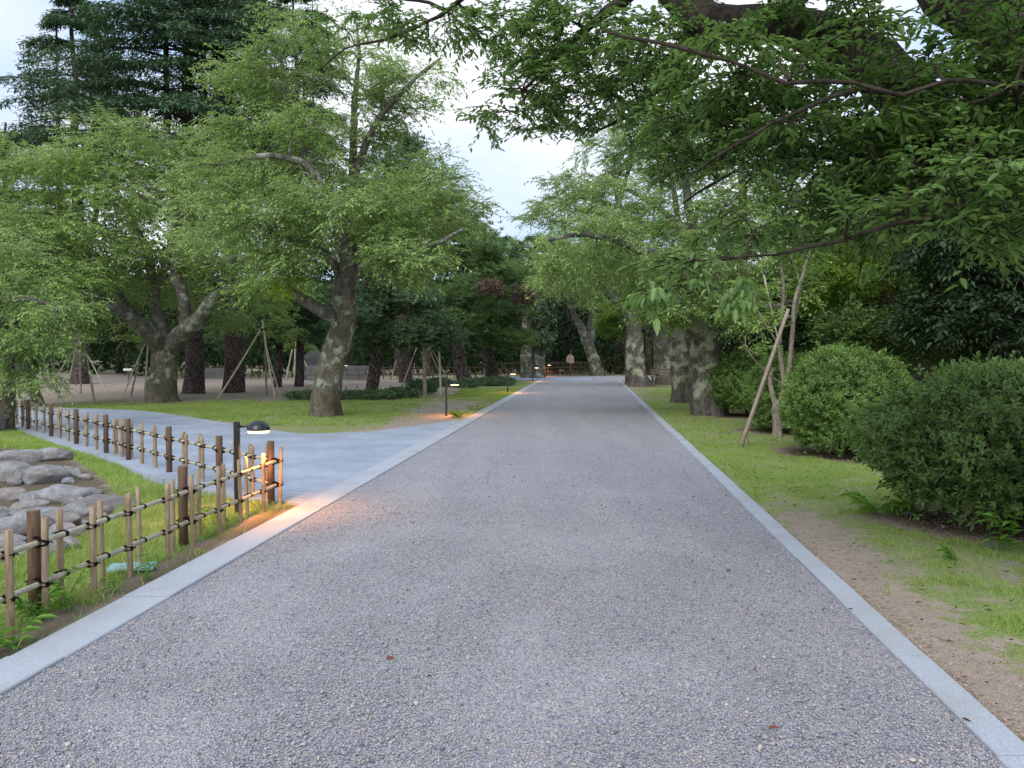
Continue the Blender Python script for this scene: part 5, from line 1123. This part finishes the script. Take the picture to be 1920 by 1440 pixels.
tag(mesh_obj('gravel_stones', V.reshape(-1, 3), Fq, PEB, attrs={'tint': np.repeat(rng.random(n), 6)}), 'loose small grey stones on the near part of the path', 'gravel', kind='stuff')
n = 60000; Y = 2.6 + 12 * rng.random(n) ** 1.6; X = rx(Y) + KR + .01 + 2.2 * rng.random(n) ** 1.5; g_, l_ = masks(X, Y); k_ = (g_ < .62) & (rng.random(n) < 1.1 - g_); X, Y = X[k_], Y[k_]; n = len(X)
sz = .0028 * np.exp(rng.normal(size=n) * .45); V = oct_v[None] * (1 + rng.uniform(-.3, .3, (n, 6, 1))) * (sz[:, None] * np.array([1.3, 1, .7]))[:, None, :] + np.column_stack([X, Y, gz(X, Y) + sz * .3])[:, None, :]
GM = plain('sandy_grit', (.42, .33, .26), .9, .1, 0, .6, 40)
tag(mesh_obj('sand_gravel', V.reshape(-1, 3), (np.arange(n)[:, None, None] * 6 + oct_f[None]).reshape(-1, 3), GM), 'coarse sandy grit on the bare strip beside the right kerb', 'grit', kind='stuff')
n = 520; Y = rng.uniform(3, 16, n); U = rng.random(n); X = np.where(rng.random(n) < .22, lx(Y) * (1 - U) + rx(Y) * U, rx(Y) + .2 + U * 1.8); pos = np.column_stack([X, Y, np.full(n, .02)])
th = rng.random(n) * 2 * PI; o = leaves('leaf_litter', pos, np.column_stack([np.cos(th), np.sin(th), np.zeros(n)]), np.array([0, 0, 1.]) + rng.normal(size=(n, 3)) * .3, rng.uniform(.015, .05, n), rng.uniform(.01, .022, n), rng.random(n), LM['litter'], None, True, .1, .3)
tag(o, 'scattered brown fallen leaves on gravel and verge', 'leaf litter', kind='stuff')

# ------------------------------------------------------------------ far furniture
def rail_fence(label, pa, pb, n, h, mat, rails=(.35, .8), pr=.05):
    a, b = G(*pa), G(*pb); e = empty('rail_fence', (a[0], a[1], 0), label, 'fence', 'low fences before the far wood')
    for i in range(n + 1):
        c = a + (b - a) * i / n; mb = MB(); mb.box((c[0], c[1], h / 2), (pr, pr, h)); mb.build('post', MT[mat], e)
    for z in rails: mb = MB(); mb.tube(np.array([a + [0, -.04, z * h], b + [0, -.04, z * h]]), .03, 6); mb.build('rail', MT[mat], e)
rail_fence('low wooden rail fence far off between the cedars and the third lamp', (560, 711), (905, 711), 26, .85, 'farwood')
rail_fence('low wooden rail fence far off left of the cedar trunks', (300, 711), (500, 711), 14, .85, 'farwood')
rail_fence('low picket fence at the path end, right of the farthest lamp', (905, 710), (1132, 703), 44, 1.0, 'farwood', (.3, .6, .9), .04)
rail_fence('short bamboo lattice gate coloured in orange lit tan at the path end', (1137, 697), (1186, 696), 13, 1.3, 'gate_lit', (.15, .4, .65, .9), .06)
# notice board on a post
b = G(1070, 705); e = empty('notice_board', (b[0], b[1], 0), 'small tan wooden notice board with roof shaped top at the path end', 'sign'); d = b[1]
mb = MB(); mb.box((b[0], b[1], .9), (.09, .09, 1.8)); mb.build('post', MT['farwood'], e)
pt = P(1069, 673, d); w2 = .20; V = []
for y in (-.08, -.04): V += [(pt[0]-w2-.06, d+y, pt[2]-.30), (pt[0]+w2+.06, d+y, pt[2]-.30), (pt[0]+w2+.06, d+y, pt[2]+.14), (pt[0]+.1, d+y, pt[2]+.30), (pt[0]-.1, d+y, pt[2]+.30), (pt[0]-w2-.06, d+y, pt[2]+.14)]
mesh_obj('board', np.array(V), [(0,1,2,3,4,5), (11,10,9,8,7,6)] + [(i, i+6, (i+1) % 6+6, (i+1) % 6) for i in range(6)], MT['sign'], e)
mb = MB(); mb.box((pt[0], d - .085, pt[2] - .04), (.26, .008, .22)); mb.build('panel', MT['pole_dark'], e)
b = G(241, 722); e = empty('small_sign', (b[0], b[1], 0), 'small white sign on a thin post left of the vee forked cherry', 'sign'); pt = P(240, 693, b[1])
mb = MB(); mb.box((b[0], b[1], pt[2] / 2), (.05, .05, pt[2])); mb.build('post', MT['farwood'], e)
mb = MB(); mb.box((pt[0], b[1] - .04, pt[2]), (.42, .02, .11), 0, .004); mb.build('board', MT['white'], e)
# bench
b = G(1246, 724); e = empty('park_bench', (b[0], b[1], 0), 'dark wooden bench between the second and third right cherries', 'bench')
mb = MB(); [mb.box((b[0], b[1] + o_, .44), (1.3, .1, .04)) for o_ in (-.15, 0, .15)]; mb.build('seat', MT['bench'], e)
mb = MB(); [mb.box((b[0], b[1] + .24, z_), (1.3, .03, .09)) for z_ in (.62, .76)]; mb.build('backrest', MT['bench'], e)
for x_ in (-.55, .55):
    mb = MB(); mb.box((b[0] + x_, b[1] - .14, .21), (.06, .06, .42)); mb.build('leg', MT['bench'], e)
    mb = MB(); mb.box((b[0] + x_, b[1] + .2, .4), (.06, .06, .8)); mb.build('leg', MT['bench'], e)
# stone monument and wall
b = G(622, 714); d = b[1]
mb = MB(); a0, a1 = G(572, 713.5), G(678, 713.5)
e = empty('stone_wall', ((a0[0]+a1[0])/2, d + 1, 0), 'low grey stone block wall behind the leaning cherry', 'wall')
L_ = a1[0] - a0[0]
for r_ in range(3):
    k = 0; x = a0[0] - (r_ % 2) * .3
    while x < a1[0]:
        w_ = random.uniform(.5, .8); mb.box((x + w_ / 2, d + 1, .16 + r_ * .27), (w_ - .012, .4, .26), 0, .012); x += w_
mb.build('blocks', MT['wall'], e)
e = empty('stone_monument', (P(592, 664, d + 2.2)[0], d + 2.2, 0), 'dark upright rough stone monument behind the low wall, left of the leaning cherry', 'monument')
c = P(590, 690, d + 2.2); V, Q = tube(np.array([[c[0], c[1], z] for z in np.linspace(0, 1.75, 12)]), np.array([.85, .85, .84, .82, .81, .79, .78, .75, .70, .60, .42, .02]), 18)
V[:, 1] = c[1] + (V[:, 1] - c[1]) * .3; V += .05 * np.stack([fbm(V, 2, 3, 1), fbm(V, 2, 3, 2), 0 * V[:, 0]], 1); mesh_obj('slab', V, Q, MT['stone'], e, True)
b2 = G(395, 711); e = empty('stone_wall', (b2[0], b2[1], 0), 'pale low stone slab wall between the two thick cedar trunks', 'wall')
mb = MB(); mb.box((b2[0], b2[1], .33), (2.4, .3, .66), 0, .02); mb.build('blocks', MT['wall'], e)
